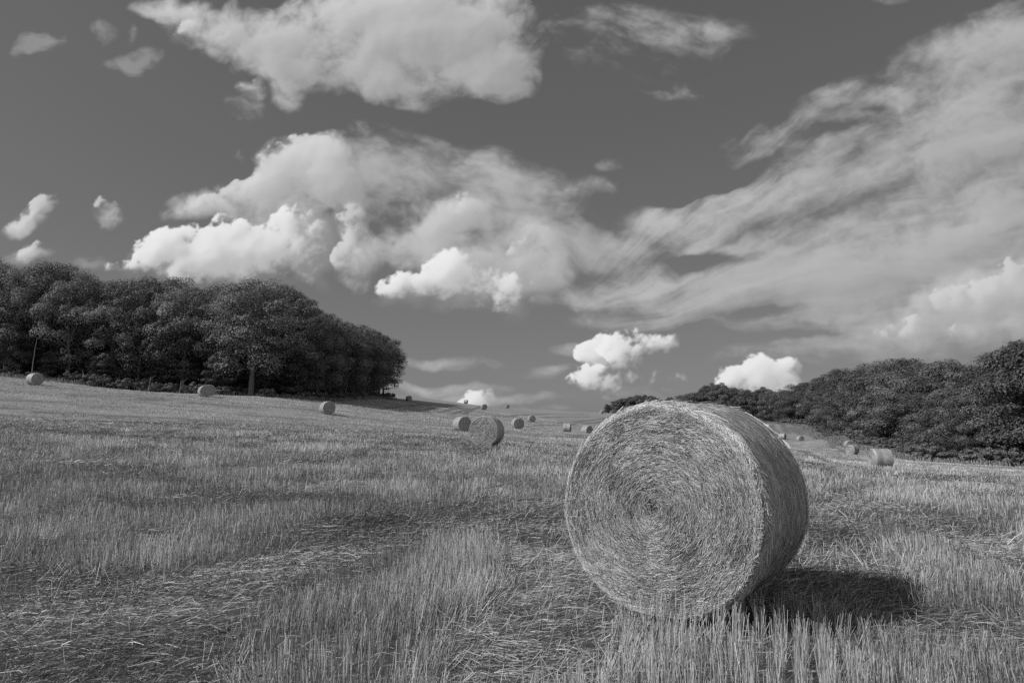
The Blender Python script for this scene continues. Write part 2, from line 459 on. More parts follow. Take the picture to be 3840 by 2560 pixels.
def sd_poly(P, poly):
    """signed distance to a polygon, negative inside"""
    d = np.full(len(P), 1e9); inside = np.zeros(len(P), bool)
    for i in range(len(poly)):
        a = poly[i]; b = poly[i - 1]
        e = b - a; w_ = P - a
        t = np.clip((w_ @ e) / (e @ e), 0, 1)
        d = np.minimum(d, ((w_ - t[:, None] * e) ** 2).sum(1))
        c = (a[1] > P[:, 1]) != (b[1] > P[:, 1])
        xx = (b[0] - a[0]) * (P[:, 1] - a[1]) / ((b[1] - a[1]) if b[1] != a[1] else 1e-9) + a[0]
        inside ^= c & (P[:, 0] < xx)
    d = np.sqrt(d)
    return np.where(inside, -d, d)


# wheel tracks across the slopes (photo pixels on the ground)
TRACK_PX = [
    [(1350, 1543), (1500, 1552), (1700, 1568), (1850, 1585), (1990, 1604), (2110, 1624), (2190, 1640)],
    [(1980, 1612), (2060, 1620), (2130, 1628), (2190, 1634)],
    [(1960, 1600), (2040, 1594), (2140, 1592), (2240, 1584), (2290, 1572)],
    [(1790, 1560), (1880, 1562), (1960, 1556), (2060, 1551), (2180, 1553), (2270, 1558)],
    [(2000, 1580), (2080, 1584), (2150, 1582), (2240, 1573), (2300, 1563)],
    [(2030, 1566), (2120, 1562), (2210, 1562), (2280, 1566)],
    [(1420, 1533), (1500, 1524), (1570, 1519), (1640, 1520)],
    [(1560, 1542), (1640, 1528), (1700, 1522)], [(1640, 1546), (1700, 1535), (1740, 1527)],
    [(1740, 1556), (1760, 1540), (1790, 1530), (1815, 1522)], [(1700, 1552), (1735, 1540), (1760, 1530)],
    [(0, 1500), (200, 1508), (420, 1520), (700, 1540), (1000, 1560), (1230, 1575)],
    [(0, 1528), (150, 1540), (400, 1552), (650, 1566), (900, 1590)],
    [(0, 1588), (120, 1596), (240, 1612), (330, 1600), (430, 1622), (600, 1628), (760, 1620), (900, 1632)],
    [(0, 1648), (160, 1640), (300, 1655), (470, 1645), (600, 1662), (760, 1655), (900, 1650), (1060, 1658)],
    [(200, 1470), (500, 1490), (720, 1508), (1000, 1528), (1200, 1540)],
    [(2893, 1592), (2900, 1610), (2915, 1625)], [(2935, 1592), (2945, 1612), (2960, 1625)], [(2955, 1600), (2985, 1618), (3010, 1632)],
    [(2975, 1597), (3010, 1622), (3060, 1640), (3120, 1665), (3180, 1700)], [(3010, 1604), (3060, 1630), (3130, 1655), (3170, 1672)],
    [(3010, 1690), (3080, 1720), (3160, 1745), (3230, 1765)], [(2990, 1720), (3070, 1760), (3160, 1800)],
    [(3300, 1790), (3420, 1800), (3560, 1825), (3760, 1840)],
]
TRACKS = [np.array([ground_at(*p) for p in t]) for t in TRACK_PX]


def track_dist(P):
    d = np.full(len(P), 1e9)
    for t in TRACKS:
        for i in range(len(t) - 1):
            a, b = t[i], t[i + 1]
            e = b - a; w_ = P - a
            s = np.clip((w_ @ e) / (e @ e), 0, 1)
            d = np.minimum(d, ((w_ - s[:, None] * e) ** 2).sum(1))
    return np.sqrt(d)


def flat_amount(P):
    """1 where the stubble lies flat, 0 where it stands"""
    r = np.hypot(P[:, 0], P[:, 1])
    out = np.zeros(len(P))
    near = r < 45
    if near.any():
        q = P[near]
        j = (fbm(q[:, 0] * 1.7, q[:, 1] * 1.7, 3) - .5) * .9
        s = np.full(len(q), 9.0)
        for poly in FLATS:
            s = np.minimum(s, sd_poly(q, poly))
        wdt = 0.05 + 0.012 * r[near]
        out[near] = 1 - sstep(-wdt, wdt, s + j * (.25 + .02 * r[near]))
    # loose blown-over patches farther out
    n = fbm(P[:, 0] * .16 + 5, P[:, 1] * .30, 4)
    out = np.maximum(out, sstep(.62, .72, n) * sstep(14, 26, r) * .8)
    n2 = fbm(P[:, 0] * .42 + P[:, 1] * .12 + 61, P[:, 1] * .95 + 17, 4)
    out = np.maximum(out, sstep(.565, .62, n2) * sstep(8, 11, r) * (1 - sstep(60, 90, r)) * .9)
    return out


def micro(x, y):
    r = np.hypot(x, y)
    return (fbm(x * 1.1, y * 1.1, 3) - .5) * .07 * (1 - sstep(40, 120, r)) + (fbm(x * .12, y * .12, 3) - .5) * .3 * sstep(20, 80, r) * (1 - sstep(150, 260, r) * .6)


def HT(x, y):
    return H0(x, y) + micro(x, y)


def ground_mesh():
    ang = np.concatenate([np.arange(-180, -48, 3.0), np.arange(-48, 48, .2), np.arange(48, 180, 3.0)])
    ang = np.radians(ang)
    rad = np.concatenate([[0.0], np.geomspace(0.4, 4200, 420)])
    A, R = np.meshgrid(ang, rad)
    X = R * np.sin(A); Y = R * np.cos(A)
    Z = HT(X, Y)
    P = np.stack([X.ravel(), Y.ravel()], 1)
    td = track_dist(P)
    rr = np.hypot(P[:, 0], P[:, 1])
    Z = Z.ravel() - .06 * (1 - sstep(.25, .7, td))
    fl = flat_amount(P)
    na, nr = len(ang), len(rad)
    i = np.arange(nr - 1)[:, None] * na; j = np.arange(na)[None]
    j2 = (j + 1) % na
    f = np.stack([i + j, i + j2, i + na + j2, i + na + j], -1).reshape(-1, 4)
    V = np.stack([P[:, 0], P[:, 1], Z], 1)
    return V, f, {'track': 1 - sstep(.3, .3 + .5 + rr * .003, td), 'lay': fl}


m, nt, out = new_mat('field_soil')
geo = N(nt, 'ShaderNodeNewGeometry')
n1 = N(nt, 'ShaderNodeTexNoise', i_Scale=.09, i_Detail=6.0); nt.links.new(geo.outputs['Position'], n1.inputs['Vector'])
n2 = N(nt, 'ShaderNodeTexNoise', i_Scale=9.0, i_Detail=8.0, i_Roughness=.7); nt.links.new(geo.outputs['Position'], n2.inputs['Vector'])
n3 = N(nt, 'ShaderNodeTexNoise', i_Scale=1.3, i_Detail=6.0, i_Roughness=.65); nt.links.new(geo.outputs['Position'], n3.inputs['Vector'])
dist = N(nt, 'ShaderNodeVectorMath', operation='LENGTH'); nt.links.new(geo.outputs['Position'], dist.inputs[0])


def MM(op, a, b=None, c=None):
    n = N(nt, 'ShaderNodeMath', operation=op)
    for i, v in enumerate((a, b, c)):
        if v is None: continue
        if isinstance(v, (int, float)): n.inputs[i].default_value = v
        else: nt.links.new(v, n.inputs[i])
    return n.outputs[0]


def MRR(v, a, b, c, d):
    n = N(nt, 'ShaderNodeMapRange', i_1=a, i_2=b, i_3=c, i_4=d); nt.links.new(v, n.inputs[0]); return n.outputs[0]


# bare soil and chaff between the stalks near by; far off the field is straw stubble all over
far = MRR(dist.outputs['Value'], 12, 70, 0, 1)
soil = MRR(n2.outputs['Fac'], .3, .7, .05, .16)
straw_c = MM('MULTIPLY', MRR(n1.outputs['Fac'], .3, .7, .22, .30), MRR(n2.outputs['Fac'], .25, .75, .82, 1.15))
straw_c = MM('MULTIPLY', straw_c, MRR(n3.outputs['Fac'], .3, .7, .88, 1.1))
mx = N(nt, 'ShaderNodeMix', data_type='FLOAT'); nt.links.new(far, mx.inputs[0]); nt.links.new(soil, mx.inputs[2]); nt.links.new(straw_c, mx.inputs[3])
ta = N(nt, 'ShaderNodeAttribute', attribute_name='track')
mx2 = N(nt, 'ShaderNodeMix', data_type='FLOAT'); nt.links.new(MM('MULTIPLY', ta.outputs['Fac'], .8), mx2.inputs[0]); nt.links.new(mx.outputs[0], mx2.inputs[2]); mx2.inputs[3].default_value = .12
p = N(nt, 'ShaderNodeBsdfPrincipled', i_Roughness=.95); p.inputs['Specular IOR Level'].default_value = .05
nt.links.new(mx2.outputs[0], p.inputs['Base Color'])
bmp = N(nt, 'ShaderNodeBump', i_Strength=.8, i_Distance=.06)
nt.links.new(n2.outputs['Fac'], bmp.inputs['Height']); nt.links.new(bmp.outputs[0], p.inputs['Normal'])
nt.links.new(p.outputs[0], out.inputs[0])
MAT_GROUND = m

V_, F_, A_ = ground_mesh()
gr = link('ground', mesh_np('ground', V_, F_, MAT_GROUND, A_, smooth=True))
tag(gr, 'harvested field of pale stubble rising to a low crest', 'field', kind='structure')
# ------------------------------------------------------------------ round straw bales
BW = 1.2; BR = 0.765


def bale_profile(ang, t):
    """radius at angle (0 = up) and position t in 0..1 along the axis, sagged and slightly dented"""
    r = BR - .040 * np.exp(-np.minimum(t, 1 - t) * BW / .022)
    r = r * (1 + .012 * np.sin(t * 9.0 + .6) + .006 * np.sin(3 * ang + 2 * t) + .008 * np.sin(2 * ang))
    r = r - .020 * np.exp(-((t - .42) / .13) ** 2)
    return r


def squash(p):
    """flattened where it sits"""
    z = p[..., 2]
    q = p.copy()
    lim = -(BR - .05)
    q[..., 2] = np.where(z < lim, lim + (z - lim) * .25, z)
    q[..., 0] = q[..., 0] * (1 + .012 * np.clip(-z, 0, 1))
    return q


def wrap_mesh(mat, rng, n=26000, NE=11000, rough=1.0):
    na, nt_ = 300, 64
    a = np.linspace(0, 2 * np.pi, na, endpoint=False); t = np.linspace(0, 1, nt_)
    A, T = np.meshgrid(a, t)
    Rr = bale_profile(A, T) + ((gfbm(A * 6, T * 60, 3) * .004) + gfbm(A * 3, T * 5 + 3, 4) * .012 - .004) * sstep(0, .06, np.minimum(T, 1 - T))
    y = (T - .5) * BW
    P_ = squash(np.stack([Rr * np.sin(A), y, Rr * np.cos(A)], -1))
    i = np.arange(nt_ - 1)[:, None] * na; j = np.arange(na)[None]; j2 = (j + 1) % na
    f = np.stack([i + j, i + j2, i + na + j2, i + na + j], -1).reshape(-1, 4)
    V = [P_.reshape(-1, 3)]; Fs = [f]; tone = [np.full(na * nt_, .5)]; idx = [np.zeros(len(f), int)]
    # straws held under the net, running round the bale, and a few escaping
    a0 = rng.uniform(0, 2 * np.pi, n); t0 = rng.uniform(0.0, 1.0, n)
    t0[:NE] = np.where(rng.random(NE) < .5, np.abs(rng.normal(0, .028, NE)), 1 - np.abs(rng.normal(0, .028, NE)))
    ln = rng.uniform(.04, .12, n); da = ln / BR; skew = rng.normal(0, .10, n)
    lift = np.abs(rng.normal(0, .0028, n)) * rough + .0015 + (rng.random(n) ** 26) * .03 * rough
    skew[:NE] *= 2.0
    t1 = np.clip(t0 + skew * ln / BW * 2, -.012, 1.012)

    def surf(a_, t_, h_):
        R_ = bale_profile(a_, np.clip(t_, 0, 1)) + h_ + .006
        return squash(np.stack([R_ * np.sin(a_), (t_ - .5) * BW, R_ * np.cos(a_)], -1))
    b, m_, e = surf(a0, t0, lift * .3), surf(a0 + da / 2, (t0 + t1) / 2, lift * .5), surf(a0 + da, t1, lift)
    w_ = rng.uniform(.0018, .0036, n)
    side = np.cross(e - b, m_ * [1, 0, 1]); side /= np.linalg.norm(side, axis=1, keepdims=True)
    radl = m_ * [1, 0, 1]; radl /= np.linalg.norm(radl, axis=1, keepdims=True)
    roll = rng.normal(0, .26, n) * rough; roll[:NE] = rng.uniform(-1.6, 1.6, NE) * rough
    side = side * np.cos(roll)[:, None] + radl * np.sin(roll)[:, None]
    side = side * (w_ / 2)[:, None]
    v = np.stack([b - side, b + side, m_ - side, m_ + side, e - side, e + side], 1).reshape(-1, 3)
    o_ = np.arange(n)[:, None] * 6
    fq = np.concatenate([o_ + [0, 1, 3, 2], o_ + [2, 3, 5, 4]], 0)
    Fs.append(fq + len(V[0])); V.append(v); tn_ = np.clip(rng.normal(.42, .28, n), 0, 1.3); tn_[:NE] += .30
    tone.append(np.repeat(tn_, 6)); idx.append(np.ones(len(fq), int))
    return mesh_np('net_wrap', np.concatenate(V), np.concatenate(Fs), None, {'tone': np.concatenate(tone)}, smooth=True,
                   mats=[mat, MAT_BSTRAW], mat_idx=np.concatenate(idx))


def face_mesh(rng, n=52000, rough=1.0):
    """one flat end: coiled straw, thousands of cut stalks lying round and round"""
    nr, na = 46, 200
    r_ = np.linspace(0.0, 1.0, nr); a = np.linspace(0, 2 * np.pi, na, endpoint=False)
    A, Rr = np.meshgrid(a, r_)
    edge = bale_profile(A, np.zeros_like(A)) + .002
    spiral = .5 * np.sin((Rr * 15 + A / (2 * np.pi)) * 2 * np.pi)
    X = Rr * edge
    bulge = -.030 * (1 - Rr ** 2) + .006 * spiral * Rr + gfbm(X * np.sin(A) * 5, X * np.cos(A) * 5, 4) * .030 * (1 - Rr ** 8)
    bulge = bulge + .035 * np.exp(-(Rr / .06) ** 2) - .006 * sstep(.9, 1.0, Rr)
    y = -BW / 2 + bulge
    P_ = squash(np.stack([X * np.sin(A), y, X * np.cos(A)], -1))
    i = np.arange(nr - 1)[:, None] * na; j = np.arange(na)[None]; j2 = (j + 1) % na
    f = np.stack([i + j, i + j2, i + na + j2, i + na + j], -1).reshape(-1, 4)
    V = [P_.reshape(-1, 3)]; Fs = [f]; tone = [np.full(na * nr, 0.12 if rough > .9 else .38)]
    r0 = np.sqrt(rng.random(n)) * .995
    ne = n // 12
    r0[-ne:] = 1.0 + .004 - np.abs(rng.normal(0, .02, ne))
    a0 = rng.uniform(0, 2 * np.pi, n)
    ring = .5 * np.sin((r0 * 15 + a0 / (2 * np.pi)) * 2 * np.pi)
    ln = rng.uniform(.018, .085, n) * (1 - .35 * (r0 < .15))
    ln[:n // 20] = rng.uniform(.07, .14, n // 20)
    ln[:90] *= 1.4
    tilt = rng.normal(.05, .27 + .5 * np.exp(-(r0 / .14) ** 2), n) + np.where(rng.random(n) < .12, rng.normal(0, .9, n), 0)
    out_ = rng.normal(0, .10, n) * rough + np.where(rng.random(n) < .03, rng.random(n) * .4, 0)
    E0 = bale_profile(a0, np.zeros(n)) + .002
    R0 = r0 * E0
    cx, cz = R0 * np.sin(a0), R0 * np.cos(a0)
    tx, tz = np.cos(a0), -np.sin(a0)
    rx, rz = np.sin(a0), np.cos(a0)
    dx = tx * np.cos(tilt) + rx * np.sin(tilt); dz = tz * np.cos(tilt) + rz * np.sin(tilt)
    yb = -BW / 2 - .030 * (1 - r0 ** 2) + .006 * ring * r0 + gfbm(cx * 5, cz * 5, 4) * .030 * (1 - r0 ** 8) + .035 * np.exp(-(r0 / .06) ** 2) - .006 * sstep(.9, 1.0, r0)
    dep = (-rng.random(n) * .014 - .003) * rough
    c = np.stack([cx, yb + dep, cz], 1)
    d_ = np.stack([dx, -out_, dz], 1)
    d_ /= np.linalg.norm(d_, axis=1, keepdims=True)
    b = c - d_ * (ln / 2)[:, None]; e = c + d_ * (ln / 2)[:, None]
    for q in (b, e):                       # curve with the coil: keep the ends inside the rim
        rr = np.hypot(q[:, 0], q[:, 2]); k = np.minimum(1, BR * 1.004 / np.maximum(rr, 1e-6))
        q[:, 0] *= k; q[:, 2] *= k
    b, e = squash(b), squash(e)
    w_ = rng.uniform(.0014, .0030, n)
    s = np.cross(d_, rng.normal(size=(n, 3))); s /= np.linalg.norm(s, axis=1, keepdims=True)
    t_ = np.cross(d_, s)
    R2 = (w_ / 2)[:, None]
    rg = [s, -.5 * s + .866 * t_, -.5 * s - .866 * t_]
    v = np.stack([b + g_ * R2 for g_ in rg] + [e + g_ * R2 for g_ in rg], 1).reshape(-1, 3)
    o_ = np.arange(n)[:, None] * 6
    fq = np.concatenate([o_ + [0, 1, 4, 3], o_ + [1, 2, 5, 4], o_ + [2, 0, 3, 5]], 0)
    tn = np.clip(rng.normal(.42, .28, n) + .05 * ring + .26 * gfbm(cx * 4 + 3, cz * 4, 4) + .18 * sstep(.93, 1, r0), 0, 1.35)
    Fs.append(fq + len(V[0])); V.append(v); tone.append(np.repeat(tn, 6))
    return mesh_np('straw_face', np.concatenate(V), np.concatenate(Fs), MAT_BSTRAW, {'tone': np.concatenate(tone)})


MAT_BSTRAW = tone_mat('bale_straw', .13, .85, .42, .45, scale_noise=(3.0, .12))
m, nt, out = new_mat('bale_net_wrap')
tcn = N(nt, 'ShaderNodeTexCoord')
sp = N(nt, 'ShaderNodeSeparateXYZ'); nt.links.new(tcn.outputs['Object'], sp.inputs[0])
# fine strands of the net run round the bale about a centimetre apart, straw shows between
an = MM('ARCTAN2', sp.outputs[0], sp.outputs[2])
cmb = N(nt, 'ShaderNodeCombineXYZ'); nt.links.new(an, cmb.inputs[0]); nt.links.new(sp.outputs[1], cmb.inputs[1])
mpn = N(nt, 'ShaderNodeMapping'); mpn.inputs['Scale'].default_value = (3.2, 110, 1); nt.links.new(cmb.outputs[0], mpn.inputs[0])
nn = N(nt, 'ShaderNodeTexNoise', i_Scale=1.0, i_Detail=4.0, i_Roughness=.6); nt.links.new(mpn.outputs[0], nn.inputs['Vector'])
mpn2 = N(nt, 'ShaderNodeMapping'); mpn2.inputs['Scale'].default_value = (30, 60, 1); nt.links.new(cmb.outputs[0], mpn2.inputs[0])
nn2 = N(nt, 'ShaderNodeTexNoise', i_Scale=1.0, i_Detail=5.0, i_Roughness=.7); nt.links.new(mpn2.outputs[0], nn2.inputs['Vector'])
nn3 = N(nt, 'ShaderNodeTexNoise', i_Scale=2.2, i_Detail=4.0); nt.links.new(tcn.outputs['Object'], nn3.inputs['Vector'])
sw = MM('SINE', MM('MULTIPLY', sp.outputs[1], 2 * math.pi / .014), 0)
b1 = MM('MULTIPLY', MRR(nn.outputs['Fac'], .3, .7, .18, .55), MRR(nn2.outputs['Fac'], .3, .7, .70, 1.2))
b1 = MM('MULTIPLY', b1, MRR(nn3.outputs['Fac'], .3, .7, .85, 1.12))
b1 = MM('MULTIPLY', b1, MRR(sw, -1, 1, .82, 1.1))
b1 = MM('MULTIPLY', b1, MRR(MM('ABSOLUTE', sp.outputs[1]), .50, .59, 1.0, 1.6))
p = N(nt, 'ShaderNodeBsdfPrincipled', i_Roughness=.5); p.inputs['Specular IOR Level'].default_value = .4
nt.links.new(b1, p.inputs['Base Color'])
hsum = MM('ADD', MM('MULTIPLY', nn.outputs['Fac'], 1.0), MM('MULTIPLY', nn2.outputs['Fac'], .8))
bmp = N(nt, 'ShaderNodeBump', i_Strength=.3, i_Distance=.003); nt.links.new(hsum, bmp.inputs['Height'])
nt.links.new(bmp.outputs[0], p.inputs['Normal']); nt.links.new(p.outputs[0], out.inputs[0])
MAT_WRAP = m

_br = np.random.default_rng(12)
ME_WRAP = wrap_mesh(MAT_WRAP, _br)
ME_FACE = [face_mesh(np.random.default_rng(21), 52000), face_mesh(np.random.default_rng(22), 9000)]
ME_WRAP_FAR = wrap_mesh(MAT_WRAP, np.random.default_rng(5), 6000, 3000, .35)
ME_FACE_FAR = [face_mesh(np.random.default_rng(23), 14000, .45), face_mesh(np.random.default_rng(24), 8000, .45)]


# label, photo pixel of its centre, distance, turn beta (visible flat end turned this many degrees to the right of the camera), tilt
BALES = [
    ('large round straw bale in the foreground, casting its shadow on the stubble', None, None, None, 0),
    ('round bale high on the hillside farthest left, before a pale trunk of the wood', (131, 1420), 86, 29, 0),
    ('round bale below the bushy wood edge, with another bale tucked behind it', (768, 1474), 89, 14, 0),
    ('round bale tucked half hidden behind another below the wood edge', (783, 1471), 92.5, 12, 0),
    ('round bale standing alone on the left slope just before the wood shadow edge', (1228, 1530), 80, 20, 0),
    ('dark round bale in the wood shadow beside the last trees of the wood', (1533, 1494), 200, 25, 0),
    ('small boxy bale on the skyline at the far end of the wood shadow', (1747, 1516), 262, 70, 0),
    ('sunlit bale with dark end just below the skyline, under a white cloud', (1815, 1526), 184, 17, 0),
    ('tiny round bale alone on the bare skyline, last before the distant trees', (1903, 1525), 262, 10, 0),
    ('pale tiny bale on the skyline at the tip of the distant tree line', (2255, 1544), 285, -35, 0),
    ('round bale with dark end partly hidden behind the second largest bale', (1733, 1589), 69, 28, 0),
    ('second largest bale, mid field, its coiled straw end facing the camera', (1826, 1615), 34.5, -17, 0),
    ('round bale with dappled dark end just right of the second largest bale', (1941, 1590), 93, 18, 0),
    ('smaller bale among the curved wheel tracks below the crest', (1994, 1571), 150, 16, 0),
    ('tilted bale seen nearly side-on, leaning with a thin dark end', (2127, 1605), 118, 80, 5),
    ('bale with dark end touching the outline of the foreground bale on its left', (2202, 1616), 111, 42, 0),
    ('tiny side-on bale on the far lanes just clear of the foreground bale', (2936, 1635), 178, 68, 0),
    ('tiny bale on the far lanes with a round grey end, alone', (3001, 1646), 172, 32, 0),
    ('bale with round grey end nearest the hedge, above and behind another bale', (3183, 1664), 130, 24, 0),
    ('bale with pale coiled end turned left, in front of another by the hedge', (3196, 1688), 102, -32, 0),
    ('larger bale seen broadside by the right hand hedge, netting side lit', (3300, 1714), 50.5, -65, 0),
]
BALE_FOOT = []
hero_theta = math.radians(35)
for i, (lab, pxy, d, beta, tilt) in enumerate(BALES):
    if pxy is None:
        x, y = 1.040 + .6 * math.sin(hero_theta), 5.0 + .6 * math.cos(hero_theta)
        theta = hero_theta
    else:
        p_ = at(pxy[0], pxy[1], d); x, y = p_[0], p_[1]
        alpha = math.degrees(math.atan2(x, y))
        theta = math.radians(alpha - beta)      # axis direction, clockwise from +Y, pointing away from the visible end
        # the pixel is where the bale shows: shift so that its middle, not its near end, lies there
    z = float(HT(np.array([x]), np.array([y]))[0])
    if pxy is None:
        z += .035
        print('hero z', z)
    e = bpy.data.objects.new('straw_bale', None); COL.objects.link(e)
    e.empty_display_size = .3
    e.location = (x, y, z)
    e.rotation_euler = (0, math.radians(tilt), -theta)
    tag(e, lab, 'straw bale', 'round straw bales lying on the stubble field')
    hero_ = pxy is None
    wr = link('net_wrap', ME_WRAP if hero_ else ME_WRAP_FAR, e); wr.location = (0, 0, BR - .03)
    f1 = link('straw_face', (ME_FACE if hero_ else ME_FACE_FAR)[0], e); f1.location = (0, 0, BR - .03)
    f2 = link('straw_face', (ME_FACE if hero_ else ME_FACE_FAR)[1], e); f2.location = (0, 0, BR - .03); f2.rotation_euler = (0, 0, math.pi)
    BALE_FOOT.append((x, y, theta, .30))
    if pxy:
        dep = y * FW[1] + (z - CAM_H) * FW[2]
        print('bale', pxy, 'base py %.0f' % (1280 - F * (y * UP[1] + (z - CAM_H) * UP[2]) / dep), 'hit', [round(float(v_), 1) for v_ in ground_at(pxy[0], pxy[1] + 14)], 'at', round(x, 1), round(y, 1))
# ------------------------------------------------------------------ trees
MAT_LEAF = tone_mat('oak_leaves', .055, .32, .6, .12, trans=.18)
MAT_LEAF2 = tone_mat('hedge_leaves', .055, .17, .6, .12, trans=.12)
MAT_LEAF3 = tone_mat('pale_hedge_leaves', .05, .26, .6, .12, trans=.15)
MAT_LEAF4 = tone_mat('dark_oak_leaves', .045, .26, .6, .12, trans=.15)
MAT_BUSH = tone_mat('bush_leaves', .09, .20, .6, .2, trans=.15)
m, nt, out = new_mat('bark')
geo = N(nt, 'ShaderNodeTexCoord'); mpb = N(nt, 'ShaderNodeMapping'); mpb.inputs['Scale'].default_value = (6, 6, 1.2)
nt.links.new(geo.outputs['Object'], mpb.inputs[0])
nb_ = N(nt, 'ShaderNodeTexNoise', i_Scale=2.0, i_Detail=6.0, i_Roughness=.65); nt.links.new(mpb.outputs[0], nb_.inputs['Vector'])
p = N(nt, 'ShaderNodeBsdfPrincipled', i_Roughness=.9); nt.links.new(MRR(nb_.outputs['Fac'], .3, .7, .07, .20), p.inputs['Base Color'])
bmp = N(nt, 'ShaderNodeBump', i_Strength=.8, i_Distance=.05); nt.links.new(nb_.outputs['Fac'], bmp.inputs['Height']); nt.links.new(bmp.outputs[0], p.inputs['Normal'])
nt.links.new(p.outputs[0], out.inputs[0])
MAT_BARK = m


def tubes(paths, sides=7):
    """paths: list of (points (k,3), radii (k,))"""
    V, Fs, o = [], [], 0
    for pts, rad in paths:
        pts = np.asarray(pts, float); k = len(pts)
        tang = np.gradient(pts, axis=0); tang /= np.linalg.norm(tang, axis=1, keepdims=True)
        ref = np.array([.3, .9, .1]); s = np.cross(tang, ref); s /= np.linalg.norm(s, axis=1, keepdims=True)
        t = np.cross(tang, s)
        a = np.linspace(0, 2 * np.pi, sides, endpoint=False)
        ring = pts[:, None] + (s[:, None] * np.cos(a)[None, :, None] + t[:, None] * np.sin(a)[None, :, None]) * np.asarray(rad)[:, None, None]
        V.append(ring.reshape(-1, 3))
        i = np.arange(k - 1)[:, None] * sides; j = np.arange(sides)[None]; j2 = (j + 1) % sides
        Fs.append(np.stack([i + j, i + j2, i + sides + j2, i + sides + j], -1).reshape(-1, 4) + o)
        o += k * sides
    return np.concatenate(V), np.concatenate(Fs)


def limb(rng, a, b, r0, r1, k=7, wob=.25):
    t = np.linspace(0, 1, k)[:, None]
    p_ = a + (b - a) * t
    L_ = np.linalg.norm(b - a)
    p_ += np.cumsum(rng.normal(0, wob * L_ / k * .35, (k, 3)), 0) * np.sin(t * np.pi) ** .5
    return p_, r0 + (r1 - r0) * t[:, 0]


def make_tree(seed, H=17.0, R=4.8, zb=3.2, lobes=46, leaves=300, ls=.27, flat=.78, tiers=False, mat=None, trunk_r=.30, lean=0.0, skew=1.0):
    rng = np.random.default_rng(seed)
    crown_c = np.array([lean, 0, (H + zb) / 2]); hz = (H - zb) / 2
    L_c, L_r = [], []
    for k in range(lobes):
        for _ in range(30):
            v_ = rng.normal(size=3); v_ /= np.linalg.norm(v_)
            if rng.random() < .75 or v_[2] > -.3:
                break
        q = rng.uniform(.66, .92) if k > lobes * .2 else rng.uniform(.2, .6)
        taper = 1.0 - .10 * max(0, v_[2]) if not tiers else 1.0
        shape = np.array([R * taper, R * taper, hz])
        c = crown_c + v_ * shape * q * rng.uniform(.93, 1.04)
        r_ = rng.uniform(.14, .30) * R * (1.25 if q < .6 else 1)
        L_c.append(c); L_r.append(r_)
    V, Fs, T = [], [], []
    for c, r_ in zip(L_c, L_r):
        n = int(leaves * (r_ / (.25 * R)) ** 2)
        v_ = rng.normal(size=(n, 3)); v_ /= np.linalg.norm(v_, axis=1, keepdims=True)
        v_[:, 2] = np.where((v_[:, 2] < -.25) & (rng.random(n) < .7), -v_[:, 2], v_[:, 2])
        rr = r_ * (1 - .34 * rng.random(n)[:, None] ** 2) * (1 + .22 * np.sin(v_[:, :1] * 5 + seed) * np.cos(v_[:, 1:2] * 6 + c[0]))
        pos = c + v_ * rr * np.array([1.08, 1.08, flat])
        outw = (pos - crown_c) / np.array([R, R, hz]); outw /= np.linalg.norm(outw, axis=1, keepdims=True) + 1e-6
        nrm = v_ * 1.35 + outw * .3 + rng.normal(0, .42, (n, 3)) + np.array([0, 0, .2])
        V.append((pos, nrm)); T.append(np.full(n, rng.uniform(.12, .80)))
    pos = np.concatenate([a for a, b in V]); nrm = np.concatenate([b for a, b in V]); tn = np.concatenate(T)
    # drop leaves buried deep inside other lobes? they stay: they make the crown dense and dark within
    n = len(pos)
    nrm /= np.linalg.norm(nrm, axis=1, keepdims=True)
    s = np.cross(nrm, rng.normal(size=(n, 3))); s /= np.linalg.norm(s, axis=1, keepdims=True); t = np.cross(nrm, s)
    sz = (ls * rng.uniform(.55, 1.25, n) / 2)[:, None]
    k1 = rng.uniform(.5, 1.0, (n, 1)); k2 = rng.uniform(.4, 1.0, (n, 1))
    VV_ = np.stack([pos - s * sz, pos - t * sz * k1, pos + s * sz * 1.1, pos + t * sz * k2], 1).reshape(-1, 3)
    ff = np.arange(n * 4).reshape(-1, 4)
    tone = np.repeat(np.clip(tn + rng.normal(0, .22, n), 0, 1.1), 4)
    crown = mesh_np('crown', VV_, ff, mat or MAT_LEAF, {'tone': tone})
    # trunk and limbs
    top = crown_c + np.array([rng.normal(0, .4), rng.normal(0, .4), hz * .45])
    fork = np.array([lean * .4, 0, zb + (.12 if seed != 9 else .09) * (H - zb)])
    paths = [limb(rng, np.array([0, 0, -.4]), fork, trunk_r * 1.15, trunk_r * .8, 8, .10), limb(rng, fork, top, trunk_r * .8, .06, 9, .22)]
    paths[0][1][0:2] *= [1.5, 1.15]
    order = rng.permutation(lobes)[:12]
    for k in order:
        f0 = fork + (top - fork) * rng.uniform(0, .6)
        f0 = fork + (top - fork) * (max(0, min(.7, (L_c[k][2] - zb) / (H - zb) - .25)))
        paths.append(limb(rng, f0, L_c[k], trunk_r * rng.uniform(.28, .45), .035, 7, .3))
    v2, f2 = tubes(paths)
    return crown, mesh_np('trunk', v2, f2, MAT_BARK, smooth=True)


def clear_of_bales(x, y, r_):
    return all(math.hypot(x - b_[0], y - b_[1]) > r_ for b_ in BALE_FOOT)


def place_tree(proto, x, y, h, H0_, wide=1.0, name='broadleaf_tree', rot=None, sink=0.0, label=None, group=None, cat='tree'):
    e = bpy.data.objects.new(name, None); COL.objects.link(e); e.empty_display_size = .5
    z = float(HT(np.array([x]), np.array([y]))[0])
    s = h / H0_
    e.location = (x, y, z - sink); e.scale = (s * wide, s * wide, s)
    e.rotation_euler = (0, 0, rot if rot is not None else PR.uniform(0, 6.28))
    link('crown', proto[0], e); link('trunk', proto[1], e)
    tag(e, label, cat, group)
    return e


